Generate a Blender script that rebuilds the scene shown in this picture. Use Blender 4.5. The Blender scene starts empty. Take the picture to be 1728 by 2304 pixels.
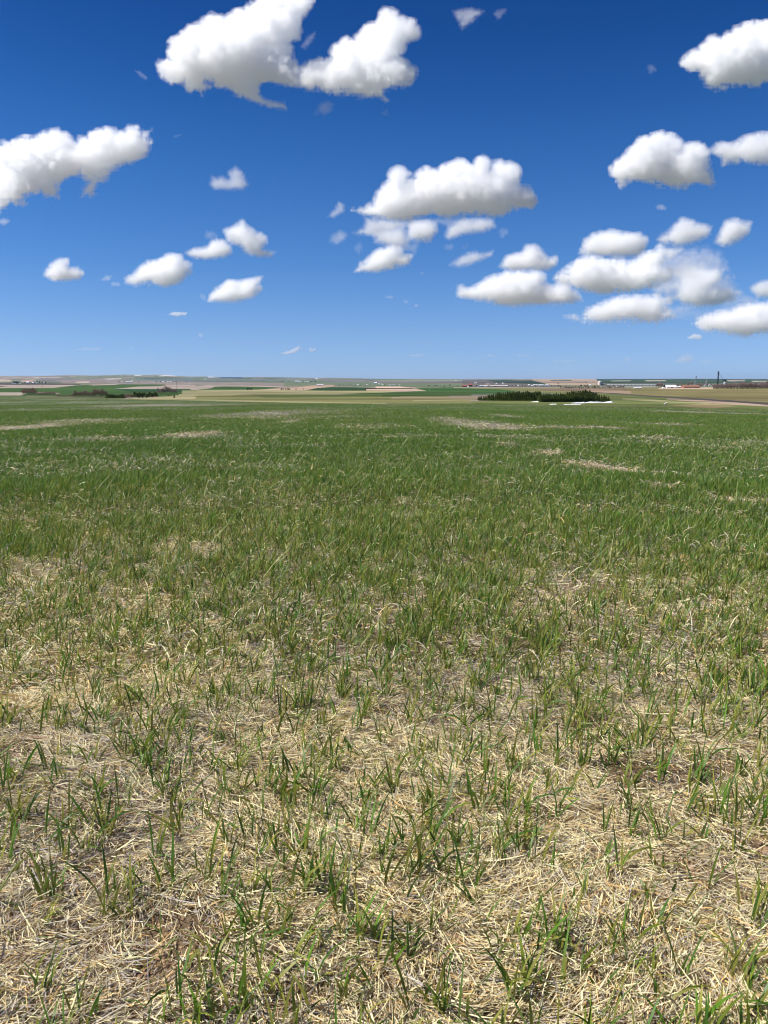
import bpy, math, random
import numpy as np
from mathutils import Vector

random.seed(7)
RNG = np.random.default_rng(11)
R = math.radians
scene = bpy.context.scene
COL = scene.collection

# ------------------------------------------------------------------ camera
EYE = 1.6
FPX = 1731.0                     # focal length in pixels of the 1728 x 2304 photograph
PITCH = math.atan((1152 - 855.0) * -1 / FPX)   # negative: looks slightly down
cam = bpy.data.cameras.new('camera')
cam.sensor_fit = 'VERTICAL'
cam.sensor_height = 36.0
cam.lens = 36.0 * FPX / 2304.0
cam.clip_start = 0.05
cam.clip_end = 200000
cam_o = bpy.data.objects.new('camera', cam)
COL.objects.link(cam_o)
cam_o.location = (0, 0, EYE)
cam_o.rotation_euler = (math.pi / 2 + PITCH, 0, 0)
scene.camera = cam_o
CP, SP = math.cos(PITCH), math.sin(PITCH)
FWD = np.array([0, CP, SP]); UPV = np.array([0, -SP, CP]); RGT = np.array([1.0, 0, 0])


def ray(px, py):
    """Direction (forward component 1) through a point of the photograph."""
    px = np.asarray(px, float); py = np.asarray(py, float)
    a = (px - 864) / FPX; b = (1152 - py) / FPX
    return FWD + a[..., None] * RGT + b[..., None] * UPV


# ------------------------------------------------------------------ noise
_T = np.random.default_rng(3).random((16, 256, 256)).astype(np.float32)


def noise2(x, y, scale, seed=0, octaves=1):
    x = np.asarray(x, float) / scale; y = np.asarray(y, float) / scale
    out = np.zeros(np.broadcast(x, y).shape); amp = 1.0; tot = 0
    for o in range(octaves):
        T = _T[(seed + o) % 16]
        xi = np.floor(x); yi = np.floor(y)
        fx = x - xi; fy = y - yi
        fx = fx * fx * (3 - 2 * fx); fy = fy * fy * (3 - 2 * fy)
        xi = xi.astype(np.int64); yi = yi.astype(np.int64)
        a = T[xi & 255, yi & 255]; b = T[(xi + 1) & 255, yi & 255]
        c = T[xi & 255, (yi + 1) & 255]; d = T[(xi + 1) & 255, (yi + 1) & 255]
        out += amp * ((a * (1 - fx) + b * fx) * (1 - fy) + (c * (1 - fx) + d * fx) * fy)
        tot += amp; amp *= .5; x = x * 2.03 + 17.3; y = y * 2.03 + 9.1
    return out / tot


def sstep(a, b, x):
    t = np.clip((x - a) / (b - a), 0, 1)
    return t * t * (3 - 2 * t)


# ------------------------------------------------------------------ terrain
_PD = np.array([.1, 12, 30, 60, 100, 170, 260, 330, 420, 600, 900, 1300, 1900, 2800, 4000, 6000, 9000, 12000, 14000])
_PZ = np.array([1.6, 1.62, 2.0, 2.75, 3.75, 5.6, 8.1, 9.4, 10.6, 12.2, 13.8, 15.2, 16.0, 16.6, 17.0, 16.0, 10.0, -6.0, -14.0])
_SX = np.array([-400, 0, 50, 110, 180, 230, 280, 297, 330, 345, 375, 398, 440, 470, 500, 560, 600, 640, 680, 714, 740, 770, 800, 840, 960, 1050, 1120, 1200, 1300, 1500, 1728, 2200])
_SY = np.array([845, 847.3, 847, 847, 845.3, 846, 845, 843.8, 844.6, 845, 844, 845.5, 848, 847.6, 849, 849, 848.6, 849.3, 850, 850.8, 850.0, 850.8, 851.2, 852.3, 853.2, 853.6, 853.4, 853, 853.2, 852.6, 853.4, 853])


def ground_z(x, y):
    x = np.asarray(x, float); y = np.asarray(y, float)
    r = np.hypot(x, y) + 1e-6
    z = EYE - np.interp(np.log(r), np.log(_PD), _PZ)
    # gentle swells in the middle distance
    amp = sstep(500, 2500, r) * .0011 * np.minimum(r, 9000)
    z = z + amp * (noise2(x, y, 1500, 5, 2) - .5) * .55
    z = z + sstep(25, 60, r) * (1 - sstep(300, 600, r)) * .9 * (noise2(x, y, 75, 2) - .5)
    # the far skyline of low hills
    front = np.maximum(y, 1.0)
    px = np.where(y > 1, 864 + FPX * x / front * CP, np.where(x > 0, 2200, -400))
    sky = np.interp(px, _SX, _SY)
    hz = EYE + (855 - sky) / FPX * 16000
    t = sstep(11000, 16000, r)
    z = z * (1 - t) + hz * t
    z = z - sstep(16500, 24000, r) * 260
    near = 1 - sstep(14, 40, r)
    z = z + near * .05 * (noise2(x, y, 1.1, 8, 2) - .5) + near * .018 * (noise2(x, y, .22, 9, 2) - .5)
    return z


_RR = np.exp(np.linspace(math.log(1.2), math.log(17000), 2600))


def at(px, py):
    """The point of the terrain seen at a point of the photograph."""
    d = ray(px, py)
    P = d[None, :] * _RR[:, None]; P[:, 2] += EYE
    g = P[:, 2] - ground_z(P[:, 0], P[:, 1])
    k = np.nonzero(g < 0)[0]
    k = k[0] if len(k) else len(_RR) - 1
    if k == 0:
        return Vector(P[0])
    t = g[k - 1] / (g[k - 1] - g[k] + 1e-12)
    q = P[k - 1] * (1 - t) + P[k] * t
    return Vector((q[0], q[1], float(ground_z(q[0], q[1]))))


def mpp(p):
    """metres per photo pixel at a world point"""
    return float(np.dot(np.array(p) - np.array([0, 0, EYE]), FWD)) / FPX


# ------------------------------------------------------------------ materials
def new_mat(name):
    m = bpy.data.materials.new(name); m.use_nodes = True
    nt = m.node_tree; nt.nodes.clear()
    out = nt.nodes.new('ShaderNodeOutputMaterial')
    return m, nt, out


def N(nt, t, **kw):
    n = nt.nodes.new(t)
    for k, v in kw.items():
        setattr(n, k, v)
    return n


def plain(name, col, rough=.7, metal=0.0, var=.18, scale=.6, spec=.3):
    m, nt, out = new_mat(name)
    b = N(nt, 'ShaderNodeBsdfPrincipled')
    b.inputs['Roughness'].default_value = rough
    b.inputs['Metallic'].default_value = metal
    b.inputs['Specular IOR Level'].default_value = spec
    tc = N(nt, 'ShaderNodeTexCoord')
    no = N(nt, 'ShaderNodeTexNoise'); no.inputs['Scale'].default_value = scale; no.inputs['Detail'].default_value = 5
    nt.links.new(tc.outputs['Object'], no.inputs['Vector'])
    mx = N(nt, 'ShaderNodeMix', data_type='RGBA')
    c = np.array(col)
    mx.inputs['A'].default_value = (*(c * (1 - var)), 1)
    mx.inputs['B'].default_value = (*np.minimum(c * (1 + var), .95), 1)
    nt.links.new(no.outputs['Fac'], mx.inputs['Factor'])
    nt.links.new(mx.outputs['Result'], b.inputs['Base Color'])
    nt.links.new(b.outputs[0], out.inputs['Surface'])
    return m


def blade_mat(name, trans=.3, rough=.5, spec=.25):
    m, nt, out = new_mat(name)
    at_ = N(nt, 'ShaderNodeAttribute', attribute_name='Col')
    b = N(nt, 'ShaderNodeBsdfPrincipled')
    b.inputs['Roughness'].default_value = rough
    b.inputs['Specular IOR Level'].default_value = spec
    nt.links.new(at_.outputs['Color'], b.inputs['Base Color'])
    tr = N(nt, 'ShaderNodeBsdfTranslucent')
    nt.links.new(at_.outputs['Color'], tr.inputs['Color'])
    ms = N(nt, 'ShaderNodeMixShader'); ms.inputs[0].default_value = trans
    nt.links.new(b.outputs[0], ms.inputs[1]); nt.links.new(tr.outputs[0], ms.inputs[2])
    nt.links.new(ms.outputs[0], out.inputs['Surface'])
    return m


def srgb(r, g, b):
    c = np.array([r, g, b], float) / 255
    return np.where(c <= .04045, c / 12.92, ((c + .055) / 1.055) ** 2.4)


def alb(r, g, b, k=1.0):
    """base colour of ground that the noon sun shows as this picture colour"""
    return srgb(r, g, b) / 1.12 * k


# ------------------------------------------------------------------ mesh helpers
def mesh_np(name, verts, faces, nper, cols=None, smooth=False):
    """verts (n,3), faces (m,nper) -> mesh"""
    me = bpy.data.meshes.new(name)
    nv, nf = len(verts), len(faces)
    me.vertices.add(nv); me.vertices.foreach_set('co', np.ascontiguousarray(verts, np.float32).ravel())
    me.loops.add(nf * nper); me.loops.foreach_set('vertex_index', np.ascontiguousarray(faces, np.int32).ravel())
    me.polygons.add(nf)
    me.polygons.foreach_set('loop_start', np.arange(0, nf * nper, nper, dtype=np.int32))
    if smooth:
        me.polygons.foreach_set('use_smooth', np.ones(nf, bool))
    if cols is not None:
        a = me.color_attributes.new('Col', 'FLOAT_COLOR', 'POINT')
        c4 = np.ones((nv, 4), np.float32); c4[:, :3] = cols
        a.data.foreach_set('color', c4.ravel())
    me.update(calc_edges=True)
    return me


def link(name, me, mat=None, parent=None, **props):
    o = bpy.data.objects.new(name, me); COL.objects.link(o)
    if mat is not None:
        me.materials.append(mat)
    if parent is not None:
        o.parent = parent
    for k, v in props.items():
        o[k] = v
    return o


class MB:
    """collects boxes, tubes and prisms into one mesh"""
    def __init__(s):
        s.v = []; s.f = []

    def add(s, vs, fs):
        n = len(s.v); s.v += [tuple(map(float, v)) for v in vs]; s.f += [tuple(i + n for i in f) for f in fs]

    def box(s, x0, x1, y0, y1, z0, z1):
        s.add([(x0, y0, z0), (x1, y0, z0), (x1, y1, z0), (x0, y1, z0), (x0, y0, z1), (x1, y0, z1), (x1, y1, z1), (x0, y1, z1)],
              [(0, 3, 2, 1), (4, 5, 6, 7), (0, 1, 5, 4), (1, 2, 6, 5), (2, 3, 7, 6), (3, 0, 4, 7)])

    def tube(s, p, q, r0, r1=None, n=6, caps=True):
        r1 = r0 if r1 is None else r1
        p = Vector(p); q = Vector(q); d = (q - p)
        if d.length < 1e-6:
            return
        d.normalize()
        a = d.orthogonal().normalized(); b = d.cross(a)
        vs = []
        for c, r in ((p, r0), (q, r1)):
            for i in range(n):
                t = 2 * math.pi * i / n
                vs.append(c + a * (r * math.cos(t)) + b * (r * math.sin(t)))
        fs = [(i, (i + 1) % n, n + (i + 1) % n, n + i) for i in range(n)]
        if caps:
            fs += [tuple(range(n - 1, -1, -1)), tuple(range(n, 2 * n))]
        s.add(vs, fs)

    def lathe(s, prof, n=20, c=(0, 0, 0)):
        vs = []
        for r, z in prof:
            for i in range(n):
                t = 2 * math.pi * i / n
                vs.append((c[0] + r * math.cos(t), c[1] + r * math.sin(t), c[2] + z))
        fs = []
        for k in range(len(prof) - 1):
            for i in range(n):
                fs.append((k * n + i, k * n + (i + 1) % n, (k + 1) * n + (i + 1) % n, (k + 1) * n + i))
        fs += [tuple(range(n - 1, -1, -1)), tuple(range((len(prof) - 1) * n, len(prof) * n))]
        s.add(vs, fs)

    def prism(s, poly, x0, x1):
        """poly of (y, z), swept along x"""
        n = len(poly)
        vs = [(x0, y, z) for y, z in poly] + [(x1, y, z) for y, z in poly]
        s.add(vs, [(i, (i + 1) % n, n + (i + 1) % n, n + i) for i in range(n)] + [tuple(range(n - 1, -1, -1)), tuple(range(n, 2 * n))])

    def mesh(s, name):
        me = bpy.data.meshes.new(name); me.from_pydata(s.v, [], s.f); me.update(); return me

    def build(s, name, mat, parent=None, **props):
        return link(name, s.mesh(name), mat, parent, **props)


def empty(name, loc, rz=0.0, label=None, cat=None, group=None):
    o = bpy.data.objects.new(name, None); COL.objects.link(o)
    o.location = loc; o.rotation_euler = (0, 0, rz)
    o.empty_display_size = .5
    if label: o['label'] = label
    if cat: o['category'] = cat
    if group: o['group'] = group
    return o


def dup(root, loc, rz=0.0, scale=(1, 1, 1), label=None, group=None):
    r = root.copy(); COL.objects.link(r); r.location = loc; r.rotation_euler = (0, 0, rz); r.scale = scale
    if label: r['label'] = label
    if group: r['group'] = group
    for ch in list(root.children):
        c = ch.copy(); COL.objects.link(c); c.parent = r
        for g in list(ch.children):
            d = g.copy(); COL.objects.link(d); d.parent = c
    return r


# ------------------------------------------------------------------ field maps
def poly_in(px, py, poly):
    """signed distance in pixels to a polygon, positive inside"""
    poly = np.asarray(poly, float)
    x = np.asarray(px, float).ravel(); y = np.asarray(py, float).ravel()
    a = poly; b = np.roll(poly, -1, 0)
    dmin = np.full(x.shape, 1e18); ins = np.zeros(x.shape, bool)
    for (ax, ay), (bx, by) in zip(a, b):
        ex, ey = bx - ax, by - ay
        L = ex * ex + ey * ey + 1e-12
        t = np.clip(((x - ax) * ex + (y - ay) * ey) / L, 0, 1)
        dmin = np.minimum(dmin, (x - ax - t * ex) ** 2 + (y - ay - t * ey) ** 2)
        c = ((ay > y) != (by > y)) & (x < (bx - ax) * (y - ay) / (by - ay + 1e-12) + ax)
        ins ^= c
    d = np.sqrt(dmin)
    return np.where(ins, d, -d).reshape(np.shape(px))


EDGE_X = np.array([-600, 0, 60, 150, 281, 440, 600, 870, 1000, 1100, 1200, 1288, 1450, 1566, 1728, 2300])
EDGE_Y = np.array([890, 892.5, 893, 896, 898, 901, 905.5, 909.5, 909, 907.5, 911, 915, 917, 919, 921, 925])

# worn, dry places in the green field: centre, half width and half height as seen in the photograph
DRY = [(30, 963, 110, 9, .9), (445, 976, 85, 7, .85), (1090, 958, 100, 13, .8), (1262, 962, 60, 5, .7), (1366, 963, 55, 5, .8), (1142, 1001, 34, 4, .8),
       (1234, 1021, 42, 6, .95), (1330, 1049, 55, 11, .9), (1410, 1060, 60, 7, .8), (1505, 1099, 70, 6, .75), (1668, 1128, 75, 8, .9), (1660, 931, 100, 7, .9),
       (1133, 935, 28, 4, .7), (655, 949, 26, 5, .6), (200, 948, 150, 8, .5), (250, 985, 60, 5, .45), (1010, 945, 60, 8, .5), (830, 960, 120, 9, .35),
       (700, 925, 160, 6, .4), (300, 915, 200, 5, .45), (1500, 955, 90, 5, .5), (1480, 985, 70, 4, .5), (900, 985, 60, 4, .4), (395, 1235, 70, 26, .55), (480, 1238, 60, 14, .6), (1160, 1300, 55, 12, .6), (1240, 1350, 120, 50, .4), (60, 1290, 120, 40, .4), (560, 932, 120, 7, .4)]
_dry = []
for (cx, cy, hw, hh, s) in DRY:
    c = at(cx, cy); f_ = at(cx, cy - hh); n_ = at(cx, cy + hh)
    _dry.append((c.x, c.y, hw * mpp(c), max(.3, (f_.y - n_.y) / 2), s))


def dryness(x, y):
    """0 lush, 1 bare and straw coloured"""
    r = np.hypot(x, y)
    # straw shows nearly everywhere close to the viewer, crop closes further out
    base = 1 - sstep(2.0, 14.5, r + 1.7 * (noise2(x, y, 2.2, 4, 2) - .5) + x * .12)
    d = .82 * base
    d += (noise2(x, y, .9, 1, 3) - .5) * .35 * (1 - sstep(6, 14, r))
    d += sstep(40, 120, r) * (.16 + 1.1 * np.maximum(noise2(x, y * .5, 17, 6, 3) - .5, 0))
    for (cx, cy, rx, ry, s) in _dry:
        wob = .55 * (noise2(x, y, max(.5, rx * .35), 7, 3) - .5)
        q = np.hypot((x - cx) / rx, (y - cy) / ry) + wob * 2
        d += s * (1 - sstep(.35, 1.15, q))
    return np.clip(d, 0, 1)


C_GREEN = alb(63, 88, 38); C_GREEN2 = alb(74, 98, 44); C_DRY = alb(150, 142, 130); C_SOIL = alb(164, 136, 108, .9)
FIELDS = []          # polygon in photograph pixels, colour (crops and soil, plus cloud shadow painted on far ground)


def F_(poly, c, k=1.0):
    FIELDS.append((np.array(poly, float), alb(*c, k)))


STUB = (166, 151, 140); PINK = (176, 150, 130); YEL = (152, 147, 108); GRN = (66, 92, 46); DGRN = (48, 74, 44); OLV = (116, 116, 74)
# from far to near
F_([(-500, 847), (60, 846.5), (170, 848), (100, 852), (0, 853), (-500, 853)], (140, 128, 118))
F_([(75, 849.2), (150, 848.6), (130, 850.4), (80, 850.6)], (182, 165, 152))
F_([(235, 852.6), (275, 851), (268, 853.2), (238, 854)], (190, 182, 172))
F_([(300, 843), (320, 843.6), (318, 845.6), (304, 845.6)], (200, 194, 190)); F_([(358, 845.4), (372, 843.6), (398, 845), (396, 846.6), (372, 846), (358, 846.6)], (204, 196, 192))
F_([(467, 847), (482, 846.5), (482, 849.2), (468, 849.4)], (222, 200, 196))
F_([(484, 847.5), (545, 848.5), (545, 850.6), (500, 850.6)], (48, 66, 90))  # cloud shadow on the hills, painted as a dark blue strip
F_([(710, 850), (716, 850), (716, 853.5), (710, 853.5)], (186, 182, 178))
F_([(0, 853), (25, 854.5), (24, 859), (-60, 859), (-60, 853)], (178, 158, 140)); F_([(48, 855), (80, 854), (74, 859), (48, 859.5)], (168, 138, 124))
F_([(90, 850), (210, 855), (140, 859), (90, 857)], (112, 108, 104)); F_([(130, 855.5), (230, 853), (300, 857), (230, 862), (140, 862)], (134, 118, 114))
F_([(300, 853), (440, 851), (440, 857), (330, 856)], (96, 108, 104)); F_([(170, 859), (200, 858), (200, 861.5), (172, 861.5)], (182, 165, 150))
F_([(-200, 862), (80, 862), (180, 864), (180, 866), (-200, 866)], (78, 70, 66))
F_([(240, 857), (440, 858), (640, 862), (640, 872), (440, 866), (240, 865)], (132, 124, 116))
F_([(430, 853), (700, 857), (700, 862), (430, 858)], (98, 108, 92)); F_([(460, 851), (700, 853), (700, 856), (460, 855)], (106, 116, 108))
F_([(640, 856), (840, 858), (840, 871), (640, 866)], (104, 116, 94)); F_([(720, 853.5), (840, 856), (840, 859), (730, 858)], (126, 118, 122))
F_([(840, 858), (1040, 858), (1040, 862), (840, 862)], (112, 104, 104)); F_([(840, 856), (1040, 855), (1040, 858), (840, 858.4)], (128, 134, 116))
F_([(840, 862), (1040, 863), (1040, 871), (840, 870)], (100, 112, 88)); F_([(1040, 854), (1240, 856), (1240, 871), (1040, 871)], (104, 100, 96))
F_([(1095, 856), (1130, 854.5), (1172, 857), (1180, 856.5), (1215, 855.5), (1240, 862), (1240, 866), (1110, 860)], (56, 74, 62))  # dark green ridge with cloud shadow put into its colour
F_([(1196, 853), (1345, 853), (1345, 866), (1240, 866), (1200, 856.5)], (168, 148, 128)); F_([(1238, 855.5), (1286, 855), (1286, 857), (1240, 857.2)], (70, 82, 66))
F_([(1340, 852), (1760, 852), (1760, 862), (1480, 864), (1350, 863)], (58, 80, 60)); F_([(1374, 856.5), (1420, 856), (1416, 858), (1376, 858.4)], (168, 166, 148))
F_([(1450, 856), (1496, 855.6), (1500, 857.4), (1456, 858)], (186, 172, 156)); F_([(1632, 855), (1676, 854.6), (1676, 857.4), (1640, 858.6)], (158, 148, 136)); F_([(1690, 857), (1760, 857), (1760, 859.6), (1694, 859.6)], (168, 162, 150))
F_([(1350, 861.5), (1500, 861), (1560, 866), (1480, 869.6), (1350, 869.6)], (92, 98, 86)); F_([(1340, 869.8), (1480, 869.4), (1480, 871.4), (1340, 871.6)], (150, 146, 134))
# valley floor
F_([(-500, 866), (180, 866), (160, 869), (120, 873), (-500, 873)], STUB); F_([(-300, 869), (16, 869), (0, 870.6), (-300, 871)], (60, 60, 44))
F_([(-500, 873), (120, 873), (170, 867), (260, 864.6), (372, 865), (368, 868), (300, 870.6), (440, 873), (440, 892), (-500, 892)], GRN)
F_([(200, 866.4), (240, 864.6), (276, 863.6), (256, 866), (210, 867.2)], (176, 162, 150))
F_([(256, 875), (310, 870), (362, 868.6), (374, 865.5), (440, 866), (440, 875)], STUB); F_([(250, 875.4), (440, 876), (440, 881), (300, 882.5)], DGRN)
F_([(-500, 883), (52, 883), (60, 886), (46, 890), (-500, 891)], (168, 156, 142))
F_([(75, 882), (135, 884), (130, 887), (84, 886)], (140, 124, 112))
F_([(420, 870), (470, 866.5), (600, 868), (640, 870), (580, 874), (430, 877)], STUB); F_([(474, 874), (484, 870), (506, 869.4), (552, 869.8), (630, 871.4), (588, 876.4), (440, 877)], (62, 88, 44))
F_([(556, 878), (600, 876), (660, 872.5), (700, 867.5), (756, 866), (752, 869), (712, 872.6), (690, 878)], PINK)
F_([(690, 878.4), (716, 873), (752, 871), (832, 872.4), (872, 874.6), (872, 879)  , (700, 879.6)], DGRN)
F_([(846, 869.4), (900, 869.6), (934, 873.6), (846, 873.4)], (196, 172, 150)); F_([(822, 873.2), (926, 873.5), (932, 875.2), (822, 875)], (40, 34, 30)); F_([(824, 875.2), (938, 875.6), (960, 879.4), (824, 878.6)], (192, 166, 146))
F_([(410, 878.6), (600, 878), (900, 879.4), (870, 883), (740, 887.4), (410, 888)], YEL)
F_([(934, 872), (1020, 871.6), (1120, 875.8), (1190, 880), (1120, 885), (1010, 889), (870, 890), (760, 887), (870, 883), (960, 879.6)], (62, 92, 48))
F_([(1020, 871), (1330, 871), (1330, 873.4), (1020, 873)], (142, 136, 112)); F_([(1040, 873.6), (1330, 873), (1330, 890), (1180, 882), (1120, 876)], (116, 116, 76))
F_([(400, 888), (740, 887.4), (1000, 890), (1080, 906), (1000, 911), (400, 911)], (120, 120, 76)); F_([(400, 887), (560, 886), (520, 890), (400, 891)], (158, 150, 112))
F_([(560, 888), (900, 887.6), (900, 893), (600, 895)], (94, 104, 58)); F_([(860, 884), (1060, 880), (1060, 890), (860, 892)], (70, 92, 48)); F_([(880, 893.5), (1070, 893), (1080, 897), (880, 898)], (146, 130, 102)); F_([(930, 900.5), (1070, 898), (1070, 900), (930, 902.6)], (150, 142, 108))
F_([(280, 897.4), (380, 891), (440, 886), (440, 901.4), (330, 899.5)], (158, 150, 112)); F_([(430, 897), (600, 902), (870, 906.6), (870, 909.6), (600, 906), (430, 901.5)], (154, 148, 108)); F_([(60, 890), (280, 893), (280, 898), (150, 896.4), (60, 893)], (108, 112, 78))
F_([(1200, 876), (1400, 872), (1760, 873), (1760, 913), (1560, 900), (1320, 885)], (124, 116, 78)); F_([(1200, 873), (1420, 873), (1420, 876.5), (1330, 880), (1230, 879)], (122, 108, 90))
F_([(1300, 877), (1340, 875), (1420, 880), (1420, 886), (1330, 882)], (156, 134, 112)); F_([(1480, 872.6), (1604, 872), (1606, 874.6), (1484, 875.4)], (196, 170, 150)); F_([(1060, 903), (1320, 897), (1330, 884), (1440, 890), (1560, 899.5), (1760, 913), (1760, 924), (1060, 912)], (104, 112, 66))
F_([(1500, 896), (1600, 902), (1760, 911.6), (1760, 916), (1620, 909), (1500, 899)], (158, 138, 120)); F_([(1400, 896), (1450, 897), (1520, 903), (1600, 907), (1600, 909), (1500, 905.5), (1400, 898.4)], (150, 146, 106))
F_([(1500, 912), (1600, 908), (1660, 914), (1600, 919)], (140, 126, 92))


def px_of(x, y, z):
    q = np.stack([x, y, z - EYE], -1)
    d = np.maximum(q @ FWD, 1e-3)
    return 864 + FPX * (q @ RGT) / d, 1152 - FPX * (q @ UPV) / d


def build_ground():
    fine = np.linspace(R(-31), R(31), 900)
    side = np.concatenate([np.linspace(R(-180), R(-31), 60)[:-1], fine, np.linspace(R(31), R(180), 60)[1:-1]])
    rad = np.concatenate([np.geomspace(.6, 60, 230), np.geomspace(60, 400, 90)[1:], np.geomspace(400, 17500, 240)[1:], np.geomspace(17500, 32000, 8)[1:]])
    A, Rr = np.meshgrid(side, rad)
    X = Rr * np.sin(A); Y = Rr * np.cos(A)
    Z = ground_z(X, Y)
    nr, na = X.shape
    verts = np.stack([X, Y, Z], -1).reshape(-1, 3)
    verts = np.concatenate([verts, [[0, 0, 0.0]]])
    i = np.arange(nr - 1)[:, None] * na; j = np.arange(na)[None, :]; j2 = (j + 1) % na
    f = np.stack([i + j, i + j2, i + na + j2, i + na + j], -1).reshape(-1, 4)
    # close the centre with degenerate-free triangles stored as quads over pairs
    c = len(verts) - 1
    k = np.arange(0, na - 1, 2)
    fc = np.stack([np.full(len(k), c), (k + 2) % na, k + 1, k], -1)
    f = np.concatenate([f[:, ::-1], fc])
    # colours
    x, y, z = verts[:, 0], verts[:, 1], verts[:, 2]
    r = np.hypot(x, y)
    px, py = px_of(x, y, z)
    ahead = (y > 1)
    px = np.where(ahead, px, 3000); py = np.where(ahead, py, 900)
    dry = dryness(x, y)
    n1 = noise2(x, y, 9, 3, 3)[:, None]
    green = C_GREEN * (1 - n1) * 1.0 + C_GREEN2 * n1
    near_soil = (1 - sstep(14, 45, r))[:, None]
    dcol = C_DRY * (1 - near_soil) + C_SOIL * near_soil
    under = green * (1 - .45 * near_soil)
    fieldcol = under * (1 - dry[:, None]) + dcol * dry[:, None]
    nf = noise2(x, y, 900, 11, 2)
    far = np.where((nf > .52)[:, None], alb(112, 116, 92), np.where((nf > .44)[:, None], alb(142, 130, 116), alb(92, 104, 82)))
    sel = r > 180
    fx, fy = px[sel], py[sel]
    wob = (noise2(x[sel], y[sel], 60, 12, 2) - .5) * 1.0
    cs = far[sel].copy()
    for poly, c in FIELDS:
        lo = poly.min(0) - 2; hi = poly.max(0) + 2
        m = (fx > lo[0]) & (fx < hi[0]) & (fy > lo[1]) & (fy < hi[1])
        if not m.any():
            continue
        d = poly_in(fx[m], fy[m] + wob[m] * .5, poly)
        w = sstep(-.45, .45, d)[:, None]
        cs[m] = cs[m] * (1 - w) + c * w
    # streaks: drills, tracks and thin growth inside the fields
    rs = r[sel]
    st = noise2(x[sel] * .25, y[sel], 26, 13, 3); st2 = noise2(x[sel] * .4, y[sel], 120, 14, 3)
    st3 = noise2(x[sel] * .5, y[sel], 11, 2, 2)
    cs *= np.clip(1 + 1.05 * (st - .5) + .75 * (st2 - .5) + .5 * (st3 - .5), .5, 1.5)[:, None]
    edge = np.interp(fx, EDGE_X, EDGE_Y)
    w = sstep(-.8, .8, fy + wob - edge)[:, None]
    w = np.where((~ahead[sel])[:, None], sstep(0, 1, 700 - rs)[:, None], w)
    col = fieldcol.copy()
    col[sel] = cs * (1 - w) + fieldcol[sel] * w
    me = mesh_np('ground', verts, f, 4, np.clip(col, .005, .95), smooth=True)
    m, nt, out = new_mat('soil_and_fields')
    a = N(nt, 'ShaderNodeAttribute', attribute_name='Col')
    geo = N(nt, 'ShaderNodeNewGeometry')
    n1 = N(nt, 'ShaderNodeTexNoise'); n1.inputs['Scale'].default_value = 34; n1.inputs['Detail'].default_value = 8; n1.inputs['Roughness'].default_value = .65
    n2 = N(nt, 'ShaderNodeTexNoise'); n2.inputs['Scale'].default_value = 1.7; n2.inputs['Detail'].default_value = 6
    for n in (n1, n2):
        nt.links.new(geo.outputs['Position'], n.inputs['Vector'])
    r1 = N(nt, 'ShaderNodeMapRange'); r1.inputs['From Min'].default_value = .3; r1.inputs['From Max'].default_value = .7; r1.inputs['To Min'].default_value = .72; r1.inputs['To Max'].default_value = 1.25
    nt.links.new(n1.outputs['Fac'], r1.inputs['Value'])
    r2 = N(nt, 'ShaderNodeMapRange'); r2.inputs['From Min'].default_value = .3; r2.inputs['From Max'].default_value = .7; r2.inputs['To Min'].default_value = .82; r2.inputs['To Max'].default_value = 1.16
    nt.links.new(n2.outputs['Fac'], r2.inputs['Value'])
    mu = N(nt, 'ShaderNodeMath', operation='MULTIPLY')
    nt.links.new(r1.outputs[0], mu.inputs[0]); nt.links.new(r2.outputs[0], mu.inputs[1])
    vm = N(nt, 'ShaderNodeVectorMath', operation='SCALE')
    nt.links.new(a.outputs['Color'], vm.inputs[0]); nt.links.new(mu.outputs[0], vm.inputs['Scale'])
    b = N(nt, 'ShaderNodeBsdfPrincipled'); b.inputs['Roughness'].default_value = .95; b.inputs['Specular IOR Level'].default_value = .05
    nt.links.new(vm.outputs[0], b.inputs['Base Color'])
    bp = N(nt, 'ShaderNodeBump'); bp.inputs['Strength'].default_value = 1.0; bp.inputs['Distance'].default_value = .03
    nt.links.new(n1.outputs['Fac'], bp.inputs['Height']); nt.links.new(bp.outputs[0], b.inputs['Normal'])
    nt.links.new(b.outputs[0], out.inputs['Surface'])
    link('ground', me, m, kind='structure')


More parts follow.
